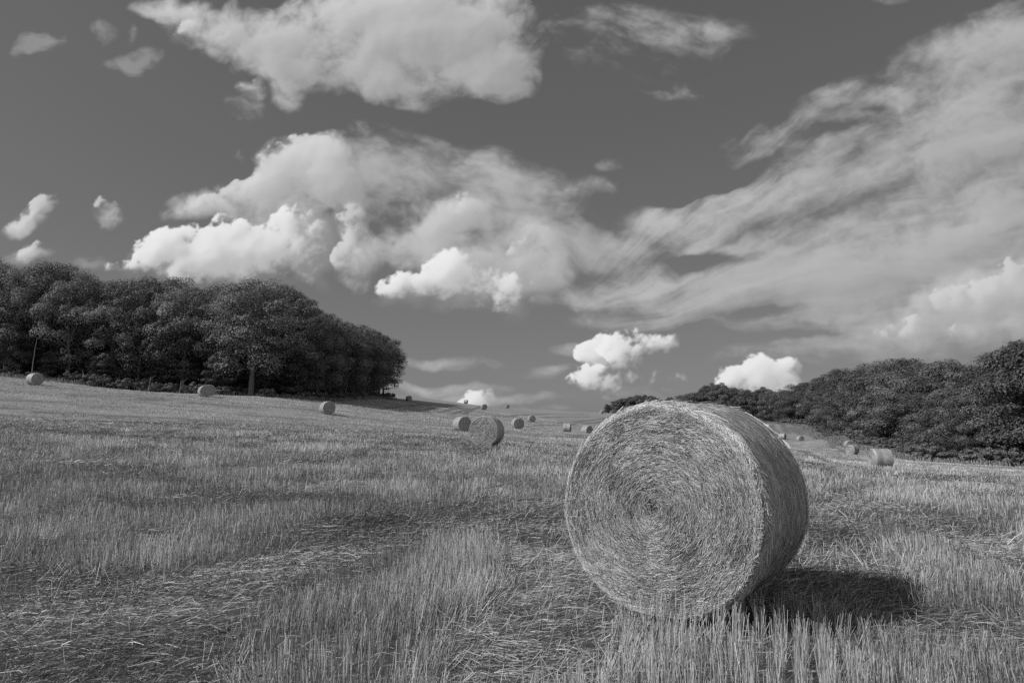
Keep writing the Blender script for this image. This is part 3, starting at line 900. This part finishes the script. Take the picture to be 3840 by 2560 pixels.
PR = random.Random(44)
OAKS = [make_tree(s, 17, 6.0, z0, 82, 340, .24, mat=mt_) for s, z0, mt_ in ((1, 1.2, MAT_LEAF), (2, .6, MAT_LEAF4), (3, 1.8, MAT_LEAF), (4, .2, MAT_LEAF4))]
HERO = make_tree(9, 17.5, 7.4, 1.7, 110, 340, .25, trunk_r=.42, lean=-.6)
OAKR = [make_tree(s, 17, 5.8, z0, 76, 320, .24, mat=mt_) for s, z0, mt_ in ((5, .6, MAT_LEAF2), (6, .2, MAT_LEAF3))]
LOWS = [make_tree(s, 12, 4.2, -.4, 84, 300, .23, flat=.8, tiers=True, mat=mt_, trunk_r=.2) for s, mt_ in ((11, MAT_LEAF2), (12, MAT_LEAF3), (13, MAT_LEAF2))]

SIL_L = np.array([(-400, 940), (0, 968), (100, 972), (220, 955), (270, 975), (320, 1012), (420, 1022), (500, 1010), (580, 1028), (700, 1040), (800, 1058), (860, 1078),
                  (930, 1050), (1000, 1036), (1060, 1052), (1100, 1078), (1200, 1140), (1300, 1190), (1400, 1215), (1450, 1255), (1490, 1310), (1512, 1380), (1560, 1420)], float)
SIL_R = np.array([(2240, 1550), (2270, 1522), (2310, 1495), (2400, 1470), (2440, 1482), (2490, 1490), (2540, 1478), (2600, 1474), (2640, 1448), (2690, 1443), (2740, 1458), (2800, 1462),
                  (2850, 1452), (2900, 1462), (2960, 1455), (3020, 1452), (3060, 1432), (3130, 1372), (3200, 1345), (3280, 1345), (3330, 1352), (3400, 1338), (3450, 1358), (3520, 1338), (3600, 1345),
                  (3680, 1372), (3710, 1345), (3760, 1300), (3840, 1250), (4000, 1200), (4400, 1150)], float)


def top_height(x, y, sil):
    """height a tree at x, y needs for its top to reach the wood's outline"""
    dep = x * 0 + (y * FW[1])
    for _ in range(3):
        px = 1920 + F * x / dep
        py = np.interp(px, sil[:, 0], sil[:, 1])
        p_ = at(px, py, dep)
        dep = y * FW[1] + (p_[2] - CAM_H) * FW[2]
    return p_[2] - float(HT(np.array([x]), np.array([y]))[0]), px


def along(line, step, off, rng, jit=.25):
    line = np.array(line, float)
    seg = np.diff(line, axis=0); ln = np.hypot(seg[:, 0], seg[:, 1]); cum = np.concatenate([[0], np.cumsum(ln)])
    s = step * .5; out = []
    while s < cum[-1]:
        i = min(int(np.searchsorted(cum, s)) - 1, len(seg) - 1); i = max(i, 0)
        t = (s - cum[i]) / ln[i]
        nrm = np.array([-seg[i, 1], seg[i, 0]]) / ln[i]
        p_ = line[i] + seg[i] * t + nrm * (off + rng.uniform(-jit, jit) * 3)
        out.append((p_[0] + rng.uniform(-jit, jit) * step, p_[1], s))
        s += step * rng.uniform(.85, 1.15)
    return out


WL_S = [(-122, 103), (-79, 103.5), (-54, 107), (-40, 109.5), (-33.5, 115)]
WL_E = [(-33.5, 115), (-32.5, 150), (-36, 205)]
WR_FAR = [tuple(at(*c)[:2]) for c in ((2256, 1549, 326), (2500, 1560, 322), (2700, 1570, 300), (2900, 1587, 266))]
WR_NEAR = [tuple(at(*c)[:2]) for c in ((2900, 1587, 266), (3037, 1598, 230), (3176, 1640, 152), (3350, 1696, 112), (3490, 1730, 88), (3664, 1744, 78), (3840, 1752, 73), (4150, 1760, 68))]
WOOD_POLYS = [np.array(WL_S[:-1] + WL_E + [(-125, 205)]), np.array(WR_FAR[:-1] + WR_NEAR + [(150, 70), (200, 300), (60, 360)])]


def WOOD_SD(P):
    return np.minimum(sd_poly(P, WOOD_POLYS[0]), sd_poly(P, WOOD_POLYS[1]))


ORD = 'first second third fourth fifth sixth seventh eighth ninth tenth eleventh twelfth thirteenth fourteenth fifteenth sixteenth seventeenth eighteenth nineteenth twentieth'.split()
ORD += ['twenty-' + o_ for o_ in ORD[:9]] + ['thirtieth'] + ['thirty-' + o_ for o_ in ORD[:9]]

# left wood, sunny front edge; the broad oak stands in it at its own place
hx, hy = at(940, 1470, 109)[:2]
hh_, _ = top_height(hx, hy, SIL_L)
place_tree(HERO, hx, hy, hh_ * .99, 17.5, 1.0, rot=2.2, label='broad full-crowned oak with its bare forked trunk showing at the wood edge', group='trees of the hillside wood')
fr_ = along(WL_S, 6.8, 4.0, PR)
fr_ = [t for t in fr_ if abs(t[0] - hx) > 5.6]
left_of = sorted([t for t in fr_ if t[0] < hx], key=lambda t: -t[0])
right_of = sorted([t for t in fr_ if t[0] > hx], key=lambda t: t[0])
tallk = 0
for side, lst in (('left', left_of), ('right', right_of)):
    for i, (x, y, s) in enumerate(lst):
        h, px = top_height(x, y, SIL_L)
        h = min(h, 20) * PR.uniform(.80, .97)
        if px < -60:
            lab = 'tree of the hillside wood standing past the left picture edge'
        else:
            lab = f'sunlit tree in the front row, {ORD[i]} to the {side} of the broad oak'
        place_tree(OAKS[PR.randrange(4)], x, y, h, 17, PR.uniform(.85, 1.08), label=lab, group='trees of the hillside wood')
INNER = 'dark tree packed inside the hillside wood behind its front rows'
for off, st in ((9.5, 6.2), (16, 6.5), (23, 8)):
    for (x, y, s) in along(WL_S, st, off, PR):
        if x > -33.5 - 3 and y > 120:
            continue
        h, px = top_height(x, y, SIL_L)
        place_tree(OAKS[PR.randrange(4)], x, y, min(h, 21.5) * PR.uniform(.95, 1.0), 17, PR.uniform(.85, 1.05), label=INNER, group='trees of the hillside wood')
for i, (x, y, s) in enumerate(along(WL_E, 6.2, 3.6, PR)):
    h, px = top_height(x, y, SIL_L)
    h = max(9, min(h, 20)) * PR.uniform(.93, 1.0)
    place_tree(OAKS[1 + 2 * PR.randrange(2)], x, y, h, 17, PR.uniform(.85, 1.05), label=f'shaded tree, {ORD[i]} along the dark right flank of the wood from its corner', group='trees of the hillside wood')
for off, st in ((9.5, 6.5), (16, 7.5)):
    for (x, y, s) in along(WL_E, st, off, PR):
        h, px = top_height(x, y, SIL_L)
        place_tree(OAKS[PR.randrange(4)], x, y, max(9, min(h, 21)) * PR.uniform(.93, 1.0), 17, PR.uniform(.85, 1.05), label=INNER, group='trees of the hillside wood')

for k_, (x, y, s) in enumerate(along(WL_S, 6.5, 2.0, PR)):
    px_ = 1920 + F * x / (y * FW[1])
    if px_ < -150 or abs(px_ - 118) < 45 or abs(px_ - 940) < 75 or abs(px_ - 610) < 90:
        continue
    place_tree(LOWS[PR.randrange(3)], x, y, PR.uniform(4.5, 9.0), 12, PR.uniform(.9, 1.3), label='young leafy tree leaning out under the sunlit front crowns', group='young trees under the hillside wood')
# young trees and holly filling the shade between the trunks
for off, st in ((6.5, 3.6), (12.5, 4.5)):
    for (x, y, s) in along(WL_S, st, off, PR) + along(WL_E, st, off, PR):
        if x < -100:
            continue
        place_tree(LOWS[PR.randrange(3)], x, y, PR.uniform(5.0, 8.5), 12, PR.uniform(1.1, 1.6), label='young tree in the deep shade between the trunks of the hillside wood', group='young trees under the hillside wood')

# right side: far line and the hedge wood that comes towards the camera
G2 = 'trees of the distant line and the right hand wood'
far_ = along(WR_FAR, 4.0, 3.0, PR)
for i, (x, y, s) in enumerate(far_):
    h, px = top_height(x, y, SIL_R)
    place_tree(LOWS[PR.randrange(3)], x, y, max(3.5, h) * PR.uniform(.92, 1.14), 12, PR.uniform(1.0, 1.3), label=f'small far tree, {ORD[i]} from the left tip of the distant tree line', group=G2)
for (x, y, s) in along(WR_FAR, 6.5, 9.5, PR):
    h, px = top_height(x, y, SIL_R)
    if px > 2275:
        place_tree(LOWS[PR.randrange(3)], x, y, max(3.5, h) * PR.uniform(.9, 1.0), 12, PR.uniform(1.0, 1.3), label='far tree showing only its top behind the distant tree line', group=G2)
near_ = along(WR_NEAR, 5.4, 3.4, PR)
vis = [t for t in near_ if 1920 + F * t[0] / (t[1] * FW[1]) < 3920]
for i, (x, y, s) in enumerate(near_):
    h, px = top_height(x, y, SIL_R)
    h = min(h, 17) * (PR.uniform(.98, 1.08) if px < 3090 else PR.uniform(.55, .92))
    if (x, y, s) in vis:
        lab = f'leafy tree, {ORD[len(vis) - 1 - i]} along the right hand wood counted from the right picture edge'
    else:
        lab = 'tree of the right hand wood standing past the picture edge'
    q_ = PR.random() < .5
    place_tree(OAKR[PR.randrange(2)] if q_ else LOWS[PR.randrange(3)], x, y, h * 1.05, 17 if q_ else 12, PR.uniform(1.15, 1.4) if q_ else PR.uniform(1.0, 1.25), label=lab, group=G2)
INNER2 = 'tree rising behind the front row of the right hand wood'
for off, st in ((9, 5.8), (15, 6.5), (22, 8)):
    for (x, y, s) in along(WR_NEAR, st, off, PR):
        h, px = top_height(x, y, SIL_R)
        q_ = PR.random() < .4
        place_tree(OAKR[PR.randrange(2)] if q_ else LOWS[PR.randrange(3)], x, y, min(h, 19) * PR.uniform(.90, 1.02), 17 if q_ else 12, PR.uniform(1.0, 1.25) if q_ else PR.uniform(.85, 1.1), label=INNER2, group=G2)

# undergrowth
BUSH = [make_tree(s, 2.0, 1.3, -.1, 22, 130, .16, flat=.8, mat=MAT_BUSH, trunk_r=.05) for s in (31, 32)]
blab = [(372, 'rounded grey bush at the wood edge, farthest left of the bushes'), (430, 'low spreading bush at the wood edge, between two rounder bushes'),
        (470, 'larger rounded bush at the wood edge above the open slope'), (592, 'isolated light bush at the wood edge before thin saplings'),
        (700, 'dark bush just left of the two overlapping bales'), (838, 'dry wispy bush just right of the two overlapping bales'),
        (640, 'small dark bush beside the forked dead stem'), (1000, 'low bush right of the broad oak trunk')]
for px, lab in blab:
    x, y = at(px, np.interp(px, [0, 300, 600, 940, 1200], [1412, 1441, 1473, 1484, 1502]), 104 + px * .003)[:2]
    place_tree(BUSH[PR.randrange(2)], x, y, PR.uniform(1.5, 2.3), 2.0, PR.uniform(1.0, 1.5), 'bush', label=lab, group='bushes at the foot of the hillside wood', cat='bush')
for line, st, off, gl, hh2 in ((WL_S, 2.2, 1.2, 'dark undergrowth bush in the shade under the hillside wood', (1.0, 2.4)), (WL_E, 2.6, .8, 'dark undergrowth bush in the shade under the hillside wood', (1.0, 2.2)),
                     (WR_NEAR, 2.3, .4, 'low bush at the foot of the right hand wood', (1.2, 2.8)), (WR_FAR, 3.5, .6, 'low bush at the foot of the distant tree line', (1.0, 2.2))):
    for (x, y, s) in along(line, st, off, PR, .2):
        if x < -95 or x > 80 and y < 80 or not clear_of_bales(x, y, 3.6):
            continue
        e = place_tree(BUSH[PR.randrange(2)], x, y, PR.uniform(*hh2), 2.0, PR.uniform(.9, 1.4), 'bush', label=gl, group=gl.replace('bush', 'bushes', 1), cat='bush')

# thin stems at the edge
def stem(px, py, d, h, lean_, label, fork=False):
    rng = np.random.default_rng(int(px))
    x, y = at(px, py, d)[:2]; z = float(HT(np.array([x]), np.array([y]))[0])
    P0 = np.array([0, 0, -.2]); P1 = np.array([lean_, 0, h])
    ps = [limb(rng, P0, P1, .24 if h > 7 else .09, .11 if h > 7 else .03, 8, .12)]
    for k in range(3 if fork else (0 if h > 6 else 2)):
        t = rng.uniform(.45, .95) if not fork else .35 + .2 * k
        q = P0 + (P1 - P0) * t
        ps.append(limb(rng, q, q + np.array([rng.uniform(.5, 1.2) * (1 if fork else rng.choice([-1, 1])), 0, rng.uniform(.3, 1.0)]), .035, .015, 5, .2))
    v2, f2 = tubes(ps, 6)
    o_ = link('bare_stem', mesh_np('bare_stem', v2, f2, MAT_STEM, smooth=True)); o_.location = (x, y, z)
    tag(o_, label, 'bare trunk', 'thin bare stems at the wood edge')


MAT_STEM = tone_mat('pale_bark', .17, .17, .8, .2, scale_noise=(6.0, .3))
stem(118, 1416, 102, 6.5, .35, 'tall pale bare trunk rising above the leftmost hillside bale')
stem(558, 1464, 103, 2.4, .1, 'thin straight pale stem at the wood edge, left of the forked one')
stem(672, 1480, 103, 2.0, .15, 'short pale dead stem with forked twigs at the wood edge', True)

# tall verge grass along the woods
def verge():
    pts = []
    for line, n, w0, w1 in ((WL_S, 9000, -1.5, 2.5), (WL_E, 5000, -1.5, 2.5), (WR_NEAR, 22000, -4.0, 2.0), (WR_FAR, 5000, -2, 2)):
        line = np.array(line); seg = np.diff(line, axis=0); ln = np.hypot(seg[:, 0], seg[:, 1]); cum = np.concatenate([[0], np.cumsum(ln)])
        s = RNG.uniform(0, cum[-1], n); i = np.clip(np.searchsorted(cum, s) - 1, 0, len(seg) - 1)
        t = (s - cum[i]) / ln[i]
        nr = np.stack([-seg[:, 1], seg[:, 0]], 1) / ln[:, None]
        pts.append(line[i] + seg[i] * t[:, None] + nr[i] * RNG.uniform(w0, w1, n)[:, None])
    P = np.concatenate(pts)
    nz = fbm(P[:, 0] * .5, P[:, 1] * .5, 3)
    P = P[(nz > .40) & (P[:, 0] > -110)]; nz = nz[nz > .40][:len(P)]
    n = len(P)
    h = RNG.uniform(.25, .75, n)
    a = RNG.uniform(0, 6.28, n); l = np.abs(RNG.normal(0, .3, n))
    base = np.stack([P[:, 0], P[:, 1], HT(P[:, 0], P[:, 1]) - .02], 1)
    tip = base + np.stack([np.sin(l) * np.cos(a), np.sin(l) * np.sin(a), np.cos(l)], 1) * h[:, None]
    V, Fq, k = ribbons(base, tip, RNG.uniform(.05, .10, n))
    o_ = link('verge_grass', mesh_np('verge_grass', V, Fq, MAT_VERGE, {'tone': np.repeat(RNG.random(n), k)}))
    tag(o_, 'rough uncut grass in a strip along the foot of the woods', 'grass', kind='stuff')


MAT_VERGE = tone_mat('verge_grass', .16, .36, .6, .2, trans=.2)
# ------------------------------------------------------------------ stubble and loose straw: real stalks, thinner on the ground and thicker each with distance
MAT_STUB = tone_mat('stubble_straw', .13, .68, .5, .3, trans=.15)
MAT_LOOSE = tone_mat('loose_straw', .09, .58, .45, .35, trans=.1)
MAT_WEED = tone_mat('weed_leaf', .09, .19, .5, .3, trans=.2)


def ribbons(base, tip, width, az=None, mid=None):
    """flat blades base->tip; az: direction of the blade's width"""
    d = tip - base
    n = len(base)
    if az is None:
        az = RNG.uniform(0, 2 * np.pi, n)
    ref = np.stack([np.cos(az), np.sin(az), RNG.normal(0, .3, n)], 1)
    side = np.cross(d, ref)
    side /= np.linalg.norm(side, axis=1, keepdims=True) + 1e-9
    side = side * (width / 2)[:, None]
    if mid is None:
        V = np.stack([base - side, base + side, tip + side * .8, tip - side * .8], 1).reshape(-1, 3)
        f = np.arange(n * 4).reshape(-1, 4)
        return V, f, 4
    V = np.stack([base - side, base + side, mid - side, mid + side, tip - side * .8, tip + side * .8], 1).reshape(-1, 3)
    o = np.arange(n)[:, None] * 6
    f = np.concatenate([o + [0, 1, 3, 2], o + [2, 3, 5, 4]], 0)
    return V, f, 6


def prisms(base, tip, width):
    """three-sided stalks"""
    d = tip - base
    n = len(base)
    ref = RNG.normal(size=(n, 3))
    s = np.cross(d, ref); s /= np.linalg.norm(s, axis=1, keepdims=True)
    t = np.cross(d, s); t /= np.linalg.norm(t, axis=1, keepdims=True)
    R = (width / 2)[:, None]
    ring = [s, -.5 * s + .866 * t, -.5 * s - .866 * t]
    V = np.stack([base + r * R for r in ring] + [tip + r * R * .85 for r in ring], 1).reshape(-1, 3)
    o = np.arange(n)[:, None] * 6
    f = np.concatenate([o + [0, 1, 4, 3], o + [1, 2, 5, 4], o + [2, 0, 3, 5]], 0)
    return V, f, 6


def scatter(rmin, rmax, dens, amax=46.0):
    """random ground points in a fan before the camera, dens(r) per square metre, evenly by rejection"""
    th = math.radians(amax)
    rs = np.geomspace(rmin, rmax, 60)
    out = []
    for a, b in zip(rs[:-1], rs[1:]):
        n = int(th * (b * b - a * a) * dens((a + b) / 2))
        r = np.sqrt(RNG.uniform(a * a, b * b, n)); t = RNG.uniform(-th, th, n)
        out.append(np.stack([r * np.sin(t), r * np.cos(t)], 1))
    return np.concatenate(out)


HERO_C = (1.43, 5.49); HERO_T = math.radians(35)


def outside_bales(P, grow=0.0):
    ok = np.ones(len(P), bool)
    for (x, y, th, hw) in BALE_FOOT:
        dx, dy = P[:, 0] - x, P[:, 1] - y
        a = dx * math.sin(th) + dy * math.cos(th); c = dx * math.cos(th) - dy * math.sin(th)
        ok &= ~((np.abs(a) < .60 + grow) & (np.abs(c) < hw + grow))
    return ok


def in_wood(P):
    return (WOOD_SD(P) < -.5)


def stand_dens(r):
    return 1750.0 if r < 6 else 1750.0 * (6 / r) ** 1.38


P = scatter(2.2, 175, stand_dens)
P = P[outside_bales(P)]
P = P[~in_wood(P)]
r = np.hypot(P[:, 0], P[:, 1])
fl = flat_amount(P)
td = track_dist(P)
ck = fbm(P[:, 0] * 2.2 + 40, P[:, 1] * 2.2, 3)
cl = fbm(P[:, 0] * .55 + 9, P[:, 1] * .55 + 3, 3)
keep = (RNG.random(len(P)) > fl * .93) & (RNG.random(len(P)) > (1 - sstep(.3, .6 + r * .002, td)) * .9)
keep &= RNG.random(len(P)) < (.22 + 1.0 * sstep(.36, .56, ck)) * (.45 + .75 * sstep(.3, .5, cl))
P, r, ck, cl, fl = P[keep], r[keep], ck[keep], cl[keep], fl[keep]
# rows from the seed drill: pull the near stalks towards lines 12 cm apart
ra = math.radians(22)
rowc = P[:, 0] * math.cos(ra) - P[:, 1] * math.sin(ra)
q = np.round(rowc / .125) * .125
pull = (q - rowc) * .35 * (r < 30)
P = P + np.stack([pull * math.cos(ra), -pull * math.sin(ra)], 1)
n = len(P)
c9 = fbm(P[:, 0] * .8 + 31, P[:, 1] * 1.1 + 77, 3)
hgt = .84 * (.135 + .10 * sstep(.32, .62, cl) + .07 * sstep(.4, .6, c9)) * RNG.uniform(.6, 1.18, n) * (1 - .42 * sstep(12, 90, r))
edge = flat_amount(P + np.array([.22, 0])) + flat_amount(P - np.array([.22, 0])) + flat_amount(P + np.array([0, .25])) + flat_amount(P - np.array([0, .25]))
hgt *= 1 - .10 * np.clip(edge, 0, 1)
lean_n = fbm(P[:, 0] * .6 + 70, P[:, 1] * .6, 2) * 4 * np.pi
lean_a = np.abs(RNG.normal(0, .11, n)) + .10 * sstep(.5, .8, fbm(P[:, 0] * .9, P[:, 1] * .9 + 33, 2)) + RNG.random(n) ** 14 * 1.2 + np.clip(edge, 0, 1.5) * np.abs(RNG.normal(0, .30, n))
la = np.where(RNG.random(n) < .55, lean_n + RNG.normal(0, .6, n), RNG.uniform(0, 2 * np.pi, n))
z = HT(P[:, 0], P[:, 1])
base = np.stack([P[:, 0], P[:, 1], z - .015], 1)
band = fbm(P[:, 0] * .045 + P[:, 1] * .01 + 3, (P[:, 1] + .16 * P[:, 0]) * .42 + 5, 4)
bs = sstep(12, 35, r)
tone = np.clip(.46 + RNG.normal(0, .32, n) + (cl - .5) * 1.2 + (c9 - .5) * .7 + bs * (band - .5) * 1.7, 0, 1.25)
hgt *= 1 + bs * (band - .5) * .9
hgt = np.maximum(hgt, .04)
d = np.stack([np.sin(lean_a) * np.cos(la), np.sin(lean_a) * np.sin(la), np.cos(lean_a)], 1)
tip = base + d * hgt[:, None]
wd = .0030 * RNG.uniform(.7, 1.4, n) * np.maximum(1, (r / 6)) ** .82
isn = r < 9
V1, F1, k1 = prisms(base[isn], tip[isn], wd[isn])
V2, F2, k2 = ribbons(base[~isn], tip[~isn], wd[~isn])
V = np.concatenate([V1, V2]); Fq = np.concatenate([F1, F2 + len(V1)])
T = np.concatenate([np.repeat(tone[isn], k1), np.repeat(tone[~isn], k2)])
o = link('standing_stubble', mesh_np('standing_stubble', V, Fq, MAT_STUB, {'tone': T}))
tag(o, 'cut straw stalks standing upright in drilled rows across the field', 'stubble', kind='stuff')
print('stubble', n, len(V))

# loose and flattened straw lying over the ground
P = scatter(2.2, 60, lambda r: 1150.0 * 1.5 if r < 6 else 1150.0 * 1.5 * (6 / r) ** 1.6)
P = P[outside_bales(P, -.05)]
fl = flat_amount(P)
r = np.hypot(P[:, 0], P[:, 1])
keep = RNG.random(len(P)) < .13 + .87 * fl
P, fl, r = P[keep], fl[keep], r[keep]
n = len(P)
flow = fbm(P[:, 0] * .35 + 3, P[:, 1] * .35 + 8, 2) * 3.4 - 1.2
a = flow + RNG.normal(0, .55, n) + np.where(RNG.random(n) < .12, RNG.uniform(0, 3.1, n), 0)
ln = RNG.uniform(.04, .10, n) + RNG.random(n) ** 3 * .16 * np.maximum(1, r / 14) ** .5
lift = np.abs(RNG.normal(0, .10, n)) + RNG.random(n) ** 14 * 1.0
z = HT(P[:, 0], P[:, 1]) + RNG.random(n) ** 1.6 * .055 * (.3 + .7 * fl) + .004
base = np.stack([P[:, 0], P[:, 1], z], 1)
tip = base + np.stack([np.cos(a) * np.cos(lift), np.sin(a) * np.cos(lift), np.sin(lift)], 1) * ln[:, None]
tip[:, 2] = np.maximum(tip[:, 2], HT(tip[:, 0], tip[:, 1]) + .004)
mid = (base + tip) / 2 + np.stack([RNG.normal(0, .05, n) * ln, RNG.normal(0, .05, n) * ln, np.abs(RNG.normal(0, .05, n)) * ln], 1)
wd = .0036 * RNG.uniform(.6, 1.4, n) * np.maximum(1, (r / 6)) ** .9
tone = np.clip(.42 + RNG.normal(0, .33, n) + (fbm(P[:, 0] * .5 + 13, P[:, 1] * .7, 3) - .5) * 1.2, 0, 1.3)
V, Fq, k = ribbons(base, tip, wd, az=RNG.uniform(0, 6.28, n), mid=mid)
# lay the ribbons with their flat side mostly up
o = link('fallen_straw', mesh_np('fallen_straw', V, Fq, MAT_LOOSE, {'tone': np.repeat(tone, k)}))
tag(o, 'flattened and loose straw lying between the standing stubble', 'straw', kind='stuff')
print('loose', n)

# low leafy weeds in the lanes
P = scatter(2.5, 48, lambda r: 60.0 if r < 7 else 60.0 * (7 / r) ** 1.3)
wn = fbm(P[:, 0] * .55 + 20, P[:, 1] * 1.1 + 50, 4)
keep = (wn + .05 * (P[:, 0] < -.8) * (P[:, 1] < 9) + RNG.normal(0, .035, len(P)) > .615) & outside_bales(P)
P = P[keep]
vs, fs, ts = [], [], []
nl = 16
C = np.repeat(P, nl, 0); n = len(C)
ks = np.maximum(1, np.hypot(C[:, 0], C[:, 1]) / 7) ** .7
a = RNG.uniform(0, 6.28, n); rr = RNG.random(n) ** .6 * .07 * ks
hz = RNG.uniform(.01, .15, n)
base = np.stack([C[:, 0] + rr * np.cos(a), C[:, 1] + rr * np.sin(a), HT(C[:, 0], C[:, 1]) + hz], 1)
tip = base + np.stack([np.cos(a), np.sin(a), RNG.uniform(-.2, .8, n)], 1) * (RNG.uniform(.008, .022, n) * ks)[:, None]
V, Fq, k = ribbons(base, tip, RNG.uniform(.004, .010, n) * ks)
o = link('weeds', mesh_np('weeds', V, Fq, MAT_WEED, {'tone': np.repeat(RNG.random(n), k)}))
tag(o, 'small dark leafy weeds growing low among the straw', 'weeds', kind='stuff')
verge()
# ------------------------------------------------------------------ sun, sky, camera
SUN_VEC = Vector((-1.08, -0.38, 1.0)).normalized()        # towards the sun
SUN_EL = math.asin(SUN_VEC.z)
SUN_AZ = math.atan2(SUN_VEC.x, SUN_VEC.y)                 # from +Y towards +X
sd = bpy.data.lights.new('sun', 'SUN')
sd.energy = 3.8; sd.angle = math.radians(0.5); sd.color = (1, 1, 1)     # a black and white photograph: neutral light
so = bpy.data.objects.new('sun', sd); COL.objects.link(so)
so.rotation_euler = SUN_VEC.to_track_quat('Z', 'Y').to_euler()

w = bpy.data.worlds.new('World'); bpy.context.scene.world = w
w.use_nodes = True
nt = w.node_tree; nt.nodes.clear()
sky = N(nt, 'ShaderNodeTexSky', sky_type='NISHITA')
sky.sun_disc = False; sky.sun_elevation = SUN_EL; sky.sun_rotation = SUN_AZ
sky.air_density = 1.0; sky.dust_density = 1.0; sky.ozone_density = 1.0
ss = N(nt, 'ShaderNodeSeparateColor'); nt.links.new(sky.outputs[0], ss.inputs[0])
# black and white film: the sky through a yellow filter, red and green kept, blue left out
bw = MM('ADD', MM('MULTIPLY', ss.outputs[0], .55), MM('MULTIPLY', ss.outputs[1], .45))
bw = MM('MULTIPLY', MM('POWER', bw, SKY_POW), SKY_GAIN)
# bright cloud added out of view, behind and beside the camera, to lighten shadows
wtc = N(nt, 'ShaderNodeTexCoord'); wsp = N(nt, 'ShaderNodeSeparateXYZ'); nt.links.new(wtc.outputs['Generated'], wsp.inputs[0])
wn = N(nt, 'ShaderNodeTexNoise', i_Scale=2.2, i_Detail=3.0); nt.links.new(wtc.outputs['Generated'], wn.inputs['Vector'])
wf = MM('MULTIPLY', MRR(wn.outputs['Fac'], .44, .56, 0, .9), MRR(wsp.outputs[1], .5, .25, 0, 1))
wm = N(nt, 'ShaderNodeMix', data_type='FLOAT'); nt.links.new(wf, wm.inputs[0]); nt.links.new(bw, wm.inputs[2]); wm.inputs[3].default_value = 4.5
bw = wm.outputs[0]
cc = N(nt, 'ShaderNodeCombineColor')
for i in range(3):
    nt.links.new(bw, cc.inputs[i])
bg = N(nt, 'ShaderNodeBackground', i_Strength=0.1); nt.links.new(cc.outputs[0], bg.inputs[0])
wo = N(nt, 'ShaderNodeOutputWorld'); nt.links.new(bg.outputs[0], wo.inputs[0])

# the clouds: a far emissive shell, sunlit and shaded sides painted in per point
cover, rad = make_clouds()
rj, ri = CV.size, CU.size
RS = 9000.0
dirs = np.stack([UU, np.ones_like(UU), VV], -1); dirs /= np.linalg.norm(dirs, axis=-1, keepdims=True)
Vc = (CAM + dirs * RS).reshape(-1, 3)
i = np.arange(rj - 1)[:, None] * ri; j = np.arange(ri - 1)[None]
Fc = np.stack([i + j, i + j + 1, i + ri + j + 1, i + ri + j], -1).reshape(-1, 4)
edge_f = sstep(0, .03, UU - CU[0]) * sstep(0, .03, CU[-1] - UU) * sstep(0, .03, CV[-1] - VV)
cover = cover * edge_f
Fc = Fc[(cover.ravel()[Fc].max(1) > .006)]
used = np.unique(Fc); remap = np.zeros(len(Vc), int); remap[used] = np.arange(len(used))
rr_ = np.where(cover > 1e-3, rad / np.maximum(make_clouds.full, 1e-3), 0.3)
m, nt, out = new_mat('cloud_light')
a1 = N(nt, 'ShaderNodeAttribute', attribute_name='cover'); a2 = N(nt, 'ShaderNodeAttribute', attribute_name='radiance')
tr = N(nt, 'ShaderNodeBsdfTransparent'); em = N(nt, 'ShaderNodeEmission', i_Strength=1.0)
nt.links.new(a2.outputs['Fac'], em.inputs['Color'])
mxs = N(nt, 'ShaderNodeMixShader'); nt.links.new(a1.outputs['Fac'], mxs.inputs[0]); nt.links.new(tr.outputs[0], mxs.inputs[1]); nt.links.new(em.outputs[0], mxs.inputs[2])
nt.links.new(mxs.outputs[0], out.inputs[0])
m.cycles.emission_sampling = 'NONE'
me = mesh_np('sky', Vc[used], remap[Fc], m, {'cover': np.clip(cover.ravel()[used], 0, 1), 'radiance': rr_.ravel()[used]}, smooth=True)
tag(link('sky', me), 'grey sky with heaped white clouds and long streaks of thin cloud', 'sky', kind='structure')

cd = bpy.data.cameras.new('camera'); cam = bpy.data.objects.new('camera', cd); COL.objects.link(cam)
cd.sensor_width = 36; cd.lens = 24; cd.clip_start = 0.05; cd.clip_end = 30000
cam.location = CAM.tolist(); cam.rotation_euler = (math.pi / 2 + PITCH, 0, 0)
sc = bpy.context.scene; sc.camera = cam
sc.view_settings.view_transform = 'Standard'; sc.view_settings.look = 'None'
sc.view_settings.exposure = 0; sc.view_settings.gamma = 1; sc.view_settings.use_curve_mapping = False
sc.cycles.use_denoising = False
sc.cycles.max_bounces = 6; sc.cycles.diffuse_bounces = 4; sc.cycles.glossy_bounces = 1
sc.cycles.transmission_bounces = 2; sc.cycles.transparent_max_bounces = 8
